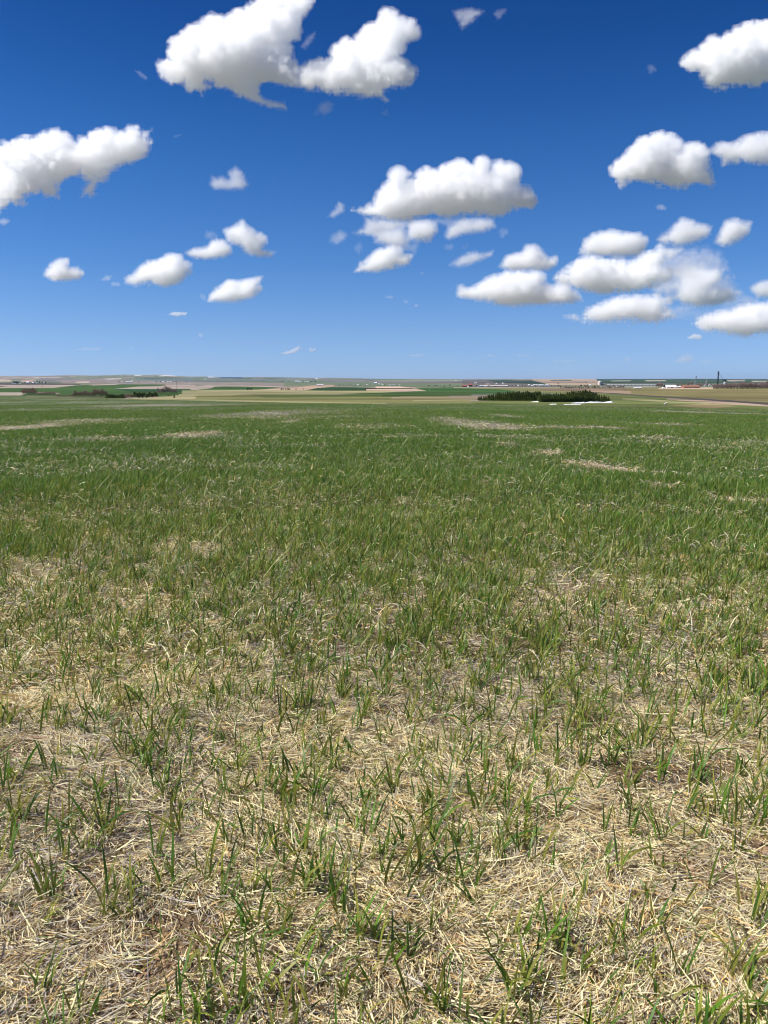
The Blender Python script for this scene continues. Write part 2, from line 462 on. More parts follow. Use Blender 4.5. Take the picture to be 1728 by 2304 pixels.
# ------------------------------------------------------------------ grass and straw
def ribbons(P, head, length, width, lean, curl, twist, cb, ct, nseg, flat=None, tipw=.12):
    """n blades as quad strips. returns verts, faces, cols"""
    n = len(P)
    V = np.empty((n, nseg + 1, 2, 3), np.float32); C = np.empty((n, nseg + 1, 2, 3), np.float32)
    hx, hy = np.cos(head), np.sin(head)
    pos = P.copy()
    for k in range(nseg + 1):
        t = k / nseg
        if k:
            th = lean + curl * ((k - .5) / nseg)
            s = length / nseg
            pos = pos + np.stack([hx * np.sin(th) * s, hy * np.sin(th) * s, np.cos(th) * s], -1)
        tw = twist * t + (flat if flat is not None else 0)
        th2 = lean + curl * t
        # side vector: horizontal perpendicular, rolled about the blade
        sx = -hy * np.cos(tw) + hx * np.cos(th2) * np.sin(tw)
        sy = hx * np.cos(tw) + hy * np.cos(th2) * np.sin(tw)
        sz = -np.sin(th2) * np.sin(tw)
        prof = (.55 + .9 * t) if t < .35 else (1 - (1 - tipw) * ((t - .35) / .65) ** 1.6)
        prof = min(prof, 1.0)
        w = (width * .5 * prof)
        side = np.stack([sx * w, sy * w, sz * w], -1)
        V[:, k, 0] = pos - side; V[:, k, 1] = pos + side
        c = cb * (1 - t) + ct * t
        C[:, k, 0] = c; C[:, k, 1] = c
    base = (np.arange(n) * (nseg + 1) * 2)[:, None]
    kk = np.arange(nseg)[None, :] * 2
    b = base + kk
    Fq = np.stack([b, b + 1, b + 3, b + 2], -1).reshape(-1, 4)
    return V.reshape(-1, 3), Fq, C.reshape(-1, 3)


def wedge(n, r0, r1, half=32, power=1.0):
    """random points of the sector in front of the viewer, even in area for power 1"""
    u = RNG.random(n)
    r = np.sqrt(r0 ** 2 + u * (r1 ** 2 - r0 ** 2)) if power == 1 else r0 * (r1 / r0) ** u
    a = R(half) * (2 * RNG.random(n) - 1)
    if r0 < 8:            # widen sideways close to the viewer
        x = r * np.sin(a) * 1.0; y = r * np.cos(a)
        return x, y
    return r * np.sin(a), r * np.cos(a)


def field_mask(x, y):
    z = ground_z(x, y)
    px, py = px_of(x, y, z)
    return py > np.interp(px, EDGE_X, EDGE_Y)


G1 = srgb(84, 130, 36); G2 = srgb(62, 108, 34); G3 = srgb(122, 146, 48); G4 = srgb(86, 120, 56); GY = srgb(150, 156, 70)
S1 = srgb(228, 212, 166); S2 = srgb(212, 200, 168); S3 = srgb(208, 174, 116); S4 = srgb(182, 170, 152); S5 = srgb(136, 106, 82); S6 = srgb(168, 160, 154)


def green_cols(n, yellow):
    u = RNG.random(n)[:, None]; k = RNG.integers(0, 4, n)
    pal = np.array([G1, G2, G3 * .8, G4])
    c = pal[k] * (.65 + .6 * u)
    y = (RNG.random(n) < yellow)[:, None]
    c = np.where(y, GY * (.6 + .4 * u), c)
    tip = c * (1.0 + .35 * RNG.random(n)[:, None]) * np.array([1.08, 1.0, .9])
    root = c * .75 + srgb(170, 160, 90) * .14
    return root, tip


_BARE = [(at(c[0], c[1]).x, at(c[0], c[1]).y, c[2], c[3]) for c in ((405, 2110, .13, .1), (360, 2195, .1, .06), (1560, 1965, .12, .09), (640, 2235, .1, .05), (1690, 1900, .1, .08), (30, 1690, .14, .1), (150, 1985, .1, .06), (1330, 1330, .3, .3), (880, 1610, .1, .1))]


def bare(x, y):
    """spots of open soil between the straw"""
    m = np.zeros(np.shape(x))
    w = (noise2(x, y, .07, 6, 2) - .5) * 1.3
    for cx, cy, rx, ry in _BARE:
        m = np.maximum(m, 1 - sstep(.6, 1.15, np.hypot((x - cx) / rx, (y - cy) / ry) + w))
    return m


def straw_cols(n, grey):
    u = RNG.random(n)[:, None]
    pal = np.array([S1, S1, S2, S3, S1, S1]); palg = np.array([S2, S4, S4, S6, S5, S6])
    k = RNG.integers(0, 6, n)
    g = (RNG.random(n) < grey)[:, None]
    return np.where(g, palg[k], pal[k]) * (.9 + .5 * u)


def cat(parts):
    V, Fc, C = [], [], []; off = 0
    for v, f, c in parts:
        V.append(v); Fc.append(f + off); C.append(c); off += len(v)
    return np.concatenate(V), np.concatenate(Fc), np.concatenate(C)


WIND = R(20)       # blades bow to the viewer's left-to-right


def tufts(x, y, nb, hmean, width, nseg, spread, yellow, lean=.2, curl=.55):
    n = len(x)
    T = np.repeat(np.arange(n), nb)
    m = len(T)
    sc = np.repeat((.62 + .62 * RNG.random(n)), nb)
    bx = x[T] + RNG.normal(0, spread, m); by = y[T] + RNG.normal(0, spread, m)
    P = np.stack([bx, by, ground_z(bx, by) - .004], -1)
    head = RNG.random(m) * 2 * math.pi
    head = np.where(RNG.random(m) < .33, WIND + RNG.normal(0, .9, m), head)
    L = hmean * sc * (.55 + .8 * RNG.random(m)) * np.repeat(1 - .55 * dryness(x, y) * (np.hypot(x, y) > 9), nb)
    W = width * (.65 + .7 * RNG.random(m))
    le = np.abs(RNG.normal(lean, .2, m)); cu = RNG.random(m) * curl * 1.6 + .1
    hang = RNG.random(m) < .13
    cu = np.where(hang, cu + 1.2, cu)
    tw = RNG.normal(0, .7, m)
    yl = np.clip(np.repeat(yellow, nb) if np.ndim(yellow) else np.full(m, yellow), 0, 1)
    cb, ct = green_cols(m, yl)
    return ribbons(P, head, L, W, le, cu, tw, cb, ct, nseg, flat=RNG.normal(0, .5, m))


def build_grass():
    parts = []
    # loose tufts of young cereal in the straw
    x, y = wedge(12500, 1.1, 9.5, 37)
    d = dryness(x, y); cl = noise2(x, y, .55, 10, 2)
    keep = RNG.random(len(x)) < np.clip(.36 + .8 * (1 - d) + (cl - .5) * .55 + .03 * x, .1, 1) * (1 - bare(x, y))
    x, y = x[keep], y[keep]
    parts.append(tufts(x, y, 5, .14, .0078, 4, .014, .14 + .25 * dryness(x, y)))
    # thin small shoots everywhere near
    x, y = wedge(13000, 1.1, 8.0, 37)
    keep = RNG.random(len(x)) < .25 + .6 * (1 - dryness(x, y)); x, y = x[keep], y[keep]
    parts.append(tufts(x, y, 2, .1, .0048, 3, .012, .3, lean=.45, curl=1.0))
    # the closing crop
    for (n, r0, r1, nb, h, w, ns, sp) in ((24000, 3.6, 14, 5, .15, .0085, 3, .03), (38000, 12, 26, 5, .115, .0098, 3, .045), (85000, 24, 55, 4, .1, .0135, 2, .06),
                                          (110000, 52, 120, 4, .11, .026, 2, .1), (90000, 115, 330, 4, .13, .075, 2, .22), (30000, 300, 640, 3, .22, .2, 2, .5)):
        x, y = wedge(n, r0, r1, 33)
        d = dryness(x, y)
        keep = (RNG.random(len(x)) < np.clip(1.08 - d, .04, 1) ** np.where(np.hypot(x, y) < 16, 1.5, 1.15)) & field_mask(x, y)
        x, y = x[keep], y[keep]
        yl = np.clip(.06 + .5 * dryness(x, y) + .35 * (noise2(x, y, 14, 15, 2) - .45), 0, .8)
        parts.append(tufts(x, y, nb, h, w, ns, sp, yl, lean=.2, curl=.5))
    V, Fq, C = cat(parts)
    me = mesh_np('grass', V, Fq, 4, np.clip(C, .004, .9))
    link('grass', me, blade_mat('green_blades', .38, .45, .35), kind='stuff', label='short green cereal blades growing through straw and closing into a field', category='grass')
    print('grass quads', len(Fq))


def build_straw():
    parts = []
    for (n, r0, r1, L, W, ns, hgt) in ((230000, 1.05, 4.2, .048, .0023, 2, .03), (300000, 4.0, 9.5, .055, .0032, 2, .03), (240000, 8.5, 20, .07, .007, 1, .03), (80000, 19, 60, .11, .018, 1, .04)):
        x, y = wedge(n, r0, r1, 37 if r0 < 8 else 33)
        d = dryness(x, y)
        gap = noise2(x, y, .5, 1, 2)
        keep = RNG.random(n) < np.clip(.2 + 1.0 * d - 1.6 * np.maximum(gap - .68, 0) * 3, .03, 1) * (1 - .93 * bare(x, y))
        x, y = x[keep], y[keep]; m = len(x)
        z = ground_z(x, y) + hgt * RNG.random(m) ** 1.6
        P = np.stack([x, y, z], -1)
        head = noise2(x, y, .35, 3) * 9 + RNG.normal(0, .8, m)
        ln = L * np.exp(RNG.normal(0, .5, m)); wd = W * np.exp(RNG.normal(0, .35, m))
        le = math.pi / 2 + RNG.normal(0, .14, m); cu = RNG.normal(0, .25, m)
        grey = np.clip(.2 + .4 * sstep(.42, .66, noise2(x, y, 1.4, 2, 2)) + .05 * x, .05, .9)
        c = straw_cols(m, grey)
        parts.append(ribbons(P, head, ln, wd, le, cu, RNG.normal(0, .4, m), c * .9, c, ns, flat=RNG.normal(0, .8, m), tipw=.7))
    # a few long flattened stalks
    x, y = wedge(1500, 1.1, 7, 37); m = len(x)
    P = np.stack([x, y, ground_z(x, y) + .012 + .012 * RNG.random(m)], -1)
    c = straw_cols(m, .15)
    parts.append(ribbons(P, RNG.random(m) * 6.3, .16 * np.exp(RNG.normal(0, .35, m)), np.full(m, .0042), math.pi / 2 + RNG.normal(0, .06, m), RNG.normal(0, .15, m), RNG.normal(0, .3, m), c, c * 1.05, 3, flat=RNG.normal(0, .5, m), tipw=.8))
    # chaff and weathered flakes, wider and shorter than the stalks
    x, y = wedge(60000, 1.05, 6.5, 37); m = len(x)
    P = np.stack([x, y, ground_z(x, y) + .018 * RNG.random(m)], -1)
    c = straw_cols(m, .75) * .85
    parts.append(ribbons(P, RNG.random(m) * 6.3, .018 * np.exp(RNG.normal(0, .5, m)), .0045 * np.exp(RNG.normal(0, .4, m)), math.pi / 2 + RNG.normal(0, .25, m), RNG.normal(0, .9, m), RNG.normal(0, .8, m), c * .85, c, 2, flat=RNG.normal(0, .8, m), tipw=.5))
    V, Fq, C = cat(parts)
    me = mesh_np('straw', V, Fq, 4, np.clip(C, .01, .9))
    link('straw', me, blade_mat('dry_straw', .12, .55, .25), kind='stuff', label='pale broken straw litter lying flat over bare soil', category='straw')
    # standing dead leaves, curled and bleached, among the crop
    parts = []
    for (n, r0, r1, L, W, ns) in ((26000, 4, 13, .085, .007, 3), (40000, 12, 28, .1, .0125, 3), (40000, 27, 70, .11, .02, 2), (60000, 68, 300, .14, .06, 2)):
        x, y = wedge(n, r0, r1, 33); m = len(x)
        p = noise2(x, y, 2.2 if r0 < 20 else 9, 12, 3)
        keep = (RNG.random(m) < sstep(.46, .7, p - .006 * x) * .75 * (r0 < 25) + (.08 if r0 < 25 else .025) + .9 * dryness(x, y) * (r0 > 11) + .3 * dryness(x, y) * (r0 <= 11)) & field_mask(x, y)
        x, y = x[keep], y[keep]; m = len(x)
        P = np.stack([x, y, ground_z(x, y) + RNG.random(m) * .06], -1)
        c = straw_cols(m, np.clip(.4 + .01 * np.hypot(x, y), 0, .95)) * (1.1 - .3 * sstep(20, 60, np.hypot(x, y)))[:, None]
        parts.append(ribbons(P, RNG.random(m) * 6.3, L * np.exp(RNG.normal(0, .35, m)), W * (.6 + .8 * RNG.random(m)), .35 + .6 * RNG.random(m), .6 + 1.7 * RNG.random(m), RNG.normal(0, .8, m), c * .9, c, ns, flat=RNG.normal(0, .9, m), tipw=.3))
    # long thin bleached stems that lean with the wind
    x, y = wedge(240, 5.5, 24, 31); m = len(x)
    P = np.stack([x, y, ground_z(x, y)], -1); c = srgb(176, 178, 122) * (.8 + .4 * RNG.random(m))[:, None]
    parts.append(ribbons(P, RNG.normal(.3, .5, m), .24 + .26 * RNG.random(m), .0022 + .0003 * np.hypot(x, y), .3 + .5 * RNG.random(m), .2 + .3 * RNG.random(m), np.zeros(m), c, c * 1.1, 4, flat=RNG.normal(0, .9, m), tipw=.6))
    V, Fq, C = cat(parts)
    me = mesh_np('dead_grass', V, Fq, 4, np.clip(C, .01, .9))
    link('dead_grass', me, blade_mat('bleached_leaves', .25, .5, .25), kind='stuff', label='bleached curled dead leaves scattered through the green crop', category='dry grass')


# ------------------------------------------------------------------ trees
def leaf_mesh(name, pts, size, cols, stretch=1.0, normals=None):
    """many small leaf-clump quads"""
    n = len(pts)
    a = RNG.normal(size=(n, 3)); a /= np.linalg.norm(a, axis=1)[:, None]
    b = RNG.normal(size=(n, 3)); b = np.cross(a, b); b /= np.linalg.norm(b, axis=1)[:, None]
    s = (size * (.6 + .8 * RNG.random(n)))[:, None]
    V = np.stack([pts - a * s, pts - b * s * stretch, pts + a * s, pts + b * s * stretch], 1).reshape(-1, 3)
    f = np.arange(n * 4).reshape(-1, 4)
    return mesh_np(name, V, f, 4, np.repeat(cols, 4, 0))


M_NEEDLE = blade_mat('conifer_needles', .3, .6, .2)
M_BARK = plain('bark', (.11, .085, .065), .9)
M_TWIG = blade_mat('bare_twigs', .3, .7, .15)
M_LEAF = blade_mat('tree_leaves', .2, .6, .2)


def conifer(seed, h=6.0, w=2.6):
    rng = np.random.default_rng(seed)
    n = 620
    t = rng.random(n) ** 1.25
    tier = np.floor(t * 9) / 9
    rr = (w / 2) * (1 - t) ** .75 * (1 - .35 * (t * 9 % 1)) * np.sqrt(.25 + .75 * rng.random(n)) * (.8 + .35 * rng.random())
    an = rng.random(n) * 2 * math.pi
    rr *= 1 + .25 * np.sin(3 * an + seed + 9 * tier)
    z = h * (.04 + .96 * t) - .12 * rr
    pts = np.stack([rr * np.cos(an), rr * np.sin(an), z], -1)
    c = np.array([srgb(84, 104, 50), srgb(104, 122, 58), srgb(62, 82, 44), srgb(112, 118, 56)])[rng.integers(0, 4, n)] * (.7 + .5 * rng.random(n))[:, None]
    root = empty('pine_tree', (0, 0, 0))
    link('crown', leaf_mesh('pine_crown', pts, .3, c, .6), M_NEEDLE, root)
    t_ = MB(); t_.tube((0, 0, -.3), (0, 0, h * .9), .14, .03, 6); t_.build('trunk', M_BARK, root)
    return root


def bare_tree(seed, h=6.0, w=4.0, name='bare_tree', tint=(122, 92, 80), dens=1.0, stems=4):
    """leafless tree: stems that fork into fine twigs"""
    rng = random.Random(seed)
    tr = MB(); tw = []

    def grow(p, d, L, r, lev):
        q = p + d * L
        if lev < 2:
            tr.tube(p, q, r, r * .65, 4, False)
        else:
            tw.append((p, q, r))
        if lev >= 4:
            return
        for _ in range(3 if lev else 4):
            nd = (d + Vector((rng.gauss(0, .42), rng.gauss(0, .42), rng.gauss(.12, .22)))).normalized()
            grow(p + (q - p) * rng.uniform(.45, 1), nd, L * rng.uniform(.55, .8), r * .55, lev + 1)
    for k in range(stems):
        a = 2 * math.pi * (k + rng.random()) / stems
        o = Vector((math.cos(a) * w * .03, math.sin(a) * w * .03, -.2))
        d = Vector((math.cos(a) * .45 * w / h, math.sin(a) * .45 * w / h, 1)).normalized()
        grow(o, d, h * .36 * rng.uniform(.8, 1.1), h * .016, 0)
    P = np.array([t[0] for t in tw]); Q = np.array([t[1] for t in tw])
    n = len(P)
    d = Q - P; s = np.cross(d, np.random.default_rng(seed).normal(size=(n, 3))); s /= np.linalg.norm(s, axis=1)[:, None] + 1e-9
    wd = h * .011 * dens
    V = np.stack([P - s * wd, P + s * wd, Q + s * wd * .5, Q - s * wd * .5], 1).reshape(-1, 3)
    c = srgb(*tint) * (.7 + .6 * np.random.default_rng(seed + 1).random(n))[:, None]
    zf = h / np.percentile(V[:, 2], 93)
    V = V * [1, 1, zf]; tr.v = [(x_, y_, z_ * zf) for x_, y_, z_ in tr.v]
    root = empty(name, (0, 0, 0))
    link('crown', mesh_np('twigs', V, np.arange(n * 4).reshape(-1, 4), 4, np.repeat(c, 4, 0)), M_TWIG, root)
    tr.build('trunk', M_BARK, root)
    return root


def leafy_tree(seed, h=7.0, w=6.0):
    rng = np.random.default_rng(seed)
    n = 420
    cl = rng.normal(size=(9, 3)); cl /= np.linalg.norm(cl, axis=1)[:, None]
    cen = cl * np.array([w * .28, w * .28, h * .2]) + [0, 0, h * .6]
    k = rng.integers(0, 9, n)
    pts = cen[k] + rng.normal(size=(n, 3)) * np.array([w, w, h * .8]) * .085
    c = np.array([srgb(48, 62, 38), srgb(60, 74, 44), srgb(40, 50, 36)])[rng.integers(0, 3, n)] * (.7 + .5 * rng.random(n))[:, None]
    root = empty('broadleaf_tree', (0, 0, 0))
    link('crown', leaf_mesh('leaf_crown', pts, .55, c, .8), M_LEAF, root)
    t_ = MB(); t_.tube((0, 0, -.3), (0, 0, h * .6), .22, .1, 6)
    for j in range(4):
        t_.tube((0, 0, h * .35), Vector(cen[j]), .1, .03, 4, False)
    t_.build('trunk', M_BARK, root)
    return root


def plant(protos, spots, label, cat_, group, first):
    """spots: px, py(base), height px.  first: dict kind -> used flag"""
    for i, (px, py, hp, *wd) in enumerate(spots):
        p = at(px, py)
        k = protos[i % len(protos)]
        H = k['h']
        s = hp * mpp(p) / H
        sw = s * (wd[0] if wd else 1.0) * random.uniform(.88, 1.15)
        rz = random.uniform(0, 6.28)
        if not k['used']:
            o = k['o']; o.location = p; o.rotation_euler = (0, 0, rz); o.scale = (sw, sw, s); k['used'] = True
        else:
            o = dup(k['o'], p, rz, (sw, sw, s))
        o['label'] = label; o['category'] = cat_; o['group'] = group


def P_(o, h):
    return {'o': o, 'h': h, 'used': False}


def build_crumbs():
    """clods and crumbs of dry earth on the open spots"""
    mb_v = []; mb_f = []; cc = []; n0 = 0
    ico = [(0, 0, 1), (.89, 0, .45), (.28, .85, .45), (-.72, .53, .45), (-.72, -.53, .45), (.28, -.85, .45), (.72, .53, -.45), (-.28, .85, -.45), (-.89, 0, -.45), (-.28, -.85, -.45), (.72, -.53, -.45), (0, 0, -1)]
    fc = [(0, 1, 2), (0, 2, 3), (0, 3, 4), (0, 4, 5), (0, 5, 1), (1, 6, 2), (2, 7, 3), (3, 8, 4), (4, 9, 5), (5, 10, 1), (6, 7, 2), (7, 8, 3), (8, 9, 4), (9, 10, 5), (10, 6, 1), (11, 7, 6), (11, 8, 7), (11, 9, 8), (11, 10, 9), (11, 6, 10)]
    ico = np.array(ico); fc = np.array(fc)
    X, Y = wedge(16000, 1.05, 7, 37)
    keep = (RNG.random(len(X)) < .12 + .88 * bare(X, Y)); X, Y = X[keep], Y[keep]
    for cx, cy, rx, ry in _BARE:
        k = 420
        X = np.concatenate([X, cx + rx * 1.1 * (2 * RNG.random(k) - 1)]); Y = np.concatenate([Y, cy + ry * 1.1 * (2 * RNG.random(k) - 1)])
    n = len(X)
    r = .0022 * np.exp(RNG.normal(0, .65, n))
    j = 1 + RNG.normal(0, .22, (n, 12, 1))
    V = ico[None] * j * r[:, None, None] * np.array([1, 1, .7]) + np.stack([X, Y, ground_z(X, Y)], -1)[:, None, :]
    Fq = (fc[None] + (np.arange(n) * 12)[:, None, None]).reshape(-1, 3)
    c = np.repeat((srgb(166, 138, 110) * (.6 + .6 * RNG.random(n))[:, None]), 12, 0)
    me = mesh_np('soil_crumbs', V.reshape(-1, 3), Fq, 3, c)
    link('soil_crumbs', me, blade_mat('dry_earth', 0.0, .95, .05), kind='stuff', label='small brown crumbs of dry earth on the open spots between the straw', category='soil')


def build_trees():
    con = [P_(conifer(s, 6.0, 2.5 + .25 * (s % 3)), 6.0) for s in (1, 2, 3, 4, 5)]
    # conifer block beside the white drift, two rows
    sp = []
    for row, (dy, hs) in enumerate(((-1.2, 1.0), (0, .95))):
        x = 1076 + 3 * row
        while x < 1214:
            t = (x - 1076) / 138
            sp.append((x, 901.6 + dy + .4 * t, (9 + 11 * min(1, t * 2.2)) * hs * random.uniform(.84, 1.06), 1.4))
            x += random.uniform(3.6, 5.6)
    plant(con, sp, 'dark green conifer in the thinner block of the dense stand, away from the big drifts', 'conifer', 'conifers of the farther half of the stand', None)
    sp = []
    for row, (dy, hs) in enumerate(((-3, 1.08), (-1.5, 1.0), (0, .86))):
        x = 1212 + 2 * row
        while x < 1372 - (30 if row == 0 else 0):
            t = (x - 1212) / 160
            b = 16 + 6 * math.exp(-((x - 1310) / 34) ** 2) - 5 * max(0, (t - .85) / .15)
            sp.append((x, 905.2 + dy - .8 * t, b * hs * random.uniform(.84, 1.06), 1.4))
            x += random.uniform(3.8, 5.8)
    plant(con, sp, 'dark green conifer in the thicker block of the stand, behind the long white drift', 'conifer', 'conifers of the nearer half of the stand', None)
    # mixed shelterbelt on the other side
    sp = [(x, 893.5 + random.uniform(-1, .6) - (x - 300) * .02, random.uniform(8, 12), 2.8) for x in (303, 309, 314, 320, 325, 331, 337, 342, 347, 351)]
    sp += [(x, 896, random.uniform(8, 10), 2.8) for x in (243, 249, 255, 260, 266, 272, 277)]
    plant(con, sp, 'short dark conifer in the mixed row of brown thickets and conifers', 'conifer', 'conifers in the mixed row', None)
    plant(con, [(379, 891.5, 3.4, 2), (385, 889.6, 3.6, 2), (392, 895, 7, 1.8), (401, 889.4, 3, 2), (321, 895.6, 4, 2.2), (330, 895.2, 5, 2), (313, 896, 3.6, 2.4)], 'small dark green bush alone in pale grass below the bare trees', 'bush', 'small bushes at the end of the mixed row', None)
    br = [P_(bare_tree(s, 6, 5, 'bare_tree', (152, 130, 116), 1.3), 6.0) for s in (21, 22, 23, 24)]
    sp = [(x, 889 + (x - 50) * .02, random.uniform(11, 15.5), 1.0) for x in range(52, 82, 4)]
    sp += [(x, 890.5, random.uniform(6, 8.5), 1.3) for x in range(84, 128, 5)]
    plant(br, sp, 'leafless reddish brown bush in the outermost thicket of the mixed row', 'bush', 'bare bushes of the outermost thicket', None)
    sp = [(x, 893.5, random.uniform(4, 7), 1.5) for x in range(129, 166, 6)]
    sp += [(x, 895, random.uniform(11, 15), 1.0) for x in range(168, 212, 5)] + [(x, 896, random.uniform(15, 19.5), .85) for x in range(212, 242, 5)]
    sp += [(x, 896.4, random.uniform(8, 10), 1.3) for x in (281, 286, 291, 296)]
    plant(br, sp, 'leafless brown bush in the long thicket that runs up to the dark conifers', 'bush', 'bare bushes of the long thicket', None)
    sp = [(356, 887, 12, 1), (361, 887.4, 11, 1), (366, 887, 13, 1), (371, 887, 12, 1), (377, 886.6, 16, .8), (382, 886.4, 14, .9), (387, 886.6, 11, 1), (392, 886.6, 10, 1.1), (397, 886.4, 8, 1.2)]
    br2 = [P_(bare_tree(s, 6, 5, 'bare_tree', (160, 140, 134), 1.3), 6.0) for s in (31, 32, 33)]
    plant(br2, sp, 'leafless grey brown tree in the last clump of the mixed row beside the tall pole', 'tree', 'bare trees beside the tall pole', None)
    # bare trees round the grain yard
    plant(br2, [(x, 869.5 + random.uniform(-1, 1.5), random.uniform(4.5, 7.5), 1.3) for x in (1486, 1534, 1541, 1549, 1560, 1570, 1576, 1582, 1592, 1600, 1607, 1611, 1619, 1626, 1634)], 'leafless brown tree standing between the grain towers, bins and sheds', 'tree', 'bare trees in the grain yard', None)
    sp = []
    for dy in (-1.5, 0, .8):
        x = 1606
        while x < 1740:
            sp.append((x, 875 + dy, random.uniform(7, 12.5) * (1.15 if x > 1640 else .8), 1.1)); x += random.uniform(4.5, 7.5)
    plant(br2, sp, 'leafless grey brown tree in the wide belt beyond the grain towers', 'tree', 'bare trees beyond the grain towers', None)
    plant(br2, [(1477, 873, 9, 1), (1482, 873, 10, 1), (1486, 873, 11, 1), (1490, 873, 9, 1), (1521, 872, 7, 1), (1526, 871.6, 8, 1), (1573, 872, 9, 1), (1578, 871, 8, 1), (1556, 868, 8, 1), (1548, 868, 7, 1)], 'leafless brown tree close around the white barn and the rust red shed', 'tree', 'bare trees round the barn', None)
    sp = []
    x = 1262
    while x < 1405:
        sp.append((x, 875.4 + random.uniform(-1.5, .8) - .006 * (x - 1262), random.uniform(3.5, 7), 1.4)); x += random.uniform(3.5, 6)
    plant(br, sp, 'leafless brown bush in the low thicket before the pale storage tank and train', 'bush', 'bare bushes before the tank', None)
    lf = [P_(leafy_tree(s, 7, 6), 7.0) for s in (41, 42, 43)]
    plant(lf, [(32, 863.5, 6), (37, 863.5, 6.5), (42, 863.5, 5.5), (57, 862.4, 4), (76, 862.4, 5), (84, 862.4, 5.6), (89, 862.4, 5), (96, 862.4, 4.6), (102, 863.4, 5)], 'dark tree sheltering the white farmhouses beyond the pale stubble', 'tree', 'trees round the first white farm', None)
    plant(lf, [(x, 860.6 + random.uniform(-.4, .4), random.uniform(2, 3.4)) for x in (268, 279, 312, 352, 361, 374, 388, 394)], 'small dark tree at the farms under the pale cliffs of the hills', 'tree', 'trees at the hill farms', None)
    plant(lf, [(x, 860.4 + random.uniform(-.5, .4), random.uniform(2.2, 3.6)) for x in (676, 684, 689, 696, 701, 710, 635, 650)], 'small dark tree among the scattered white houses past the pink field', 'tree', 'trees past the pink field', None)
    plant(lf, [(x, 878.4, random.uniform(4.5, 6.5), .8) for x in (557, 561, 566)] + [(x, 878.4, random.uniform(4.5, 6.5), .8) for x in (633, 637, 643, 648, 651, 666)] + [(682, 878.6, 7, .3)], 'small dark tree at the near edge of the pinkish tan field', 'tree', 'trees along the pinkish field', None)
    plant(lf, [(x, 869.6 + random.uniform(-1, 1), random.uniform(2.6, 4.5)) for x in (965, 978, 983, 1000, 1012, 1030, 1043, 1048, 1072, 1085, 1100, 1143, 1152, 1161, 1168, 1176, 1183, 1205, 1222, 1240, 1256, 1306, 1308, 1322, 1324, 1316)], 'small dark tree between the low roofs of the town in the valley', 'tree', 'trees in the town', None)
    plant(lf, [(x, 868.4 + random.uniform(-1, .4), random.uniform(2.2, 3.4)) for x in (752, 764, 772, 783, 790, 799, 812, 822, 834, 851, 866, 874, 882, 893)], 'small dark tree in the loose line of white houses beyond the dark green field', 'tree', 'trees beyond the dark green field', None)


# ------------------------------------------------------------------ buildings and yard
W_WHITE = plain('white_boards', (.78, .77, .74), .6, var=.06)
W_ROOFW = plain('white_metal_roof', (.8, .82, .86), .35, .0, var=.05)
W_GREY = plain('grey_metal', (.42, .45, .48), .45, .3)
W_DARK = plain('dark_steel', (.05, .055, .065), .5, .2)
W_RED = plain('barn_red', (.3, .1, .07), .7)
W_RUST = plain('rust_red', (.27, .135, .095), .85)
W_TAN = plain('tan_walls', (.5, .42, .34), .8)
W_PALE = plain('pale_concrete', (.72, .62, .54), .8, var=.08)
W_GLASS = plain('dark_window', (.03, .035, .045), .15, spec=.6)
W_SHING = plain('grey_shingle', (.16, .15, .15), .85)
W_WOOD = plain('grey_wood', (.17, .14, .115), .9)
W_SNOW = plain('snow', (.86, .88, .92), .6, var=.04)
W_GALV = plain('galvanised', (.55, .57, .58), .4, .3)
W_TIES = plain('dark_ballast', (.05, .042, .04), .95)


def gable(name, px, py, wpx, hpx, wall, roof, label, cat_, group=None, depth=.75, rz=0.0, door=True, rise=.45, windows=2):
    p = at(px, py); s = mpp(p)
    w = wpx * s; h = hpx * s; d = max(4.0, min(w, 14) * depth)
    root = empty(name, p, rz, label, cat_, group)
    eh = h * (1 - rise)
    m = MB(); m.prism([(-d / 2, -1.2), (d / 2, -1.2), (d / 2, eh), (0, h - .12), (-d / 2, eh)], -w / 2, w / 2); m.build('wall', wall, root)
    o = .35; r = MB()
    sl = (h - eh) / (d / 2)
    for sg in (-1, 1):
        y1 = sg * (d / 2 + o); z1 = eh - sl * o
        poly = [(0, h), (y1, z1), (y1, z1 + .25), (0, h + .25)]
        if sg > 0:
            poly = poly[::-1]
        r.prism(poly, -w / 2 - o, w / 2 + o)
    r.build('roof', roof, root)
    if door:
        b = MB(); b.box(-w * .06 - .5, w * .06 + .5, -d / 2 - .05, -d / 2 + .02, -.2, min(2.4, eh * .85)); b.build('door', W_SHING, root)
    for k in range(windows):
        xk = w * (-.32 if k == 0 else .3); b = MB(); b.box(xk - .6, xk + .6, -d / 2 - .04, -d / 2 + .02, .35 * eh, .75 * eh); b.build('window', W_GLASS, root)
    return root


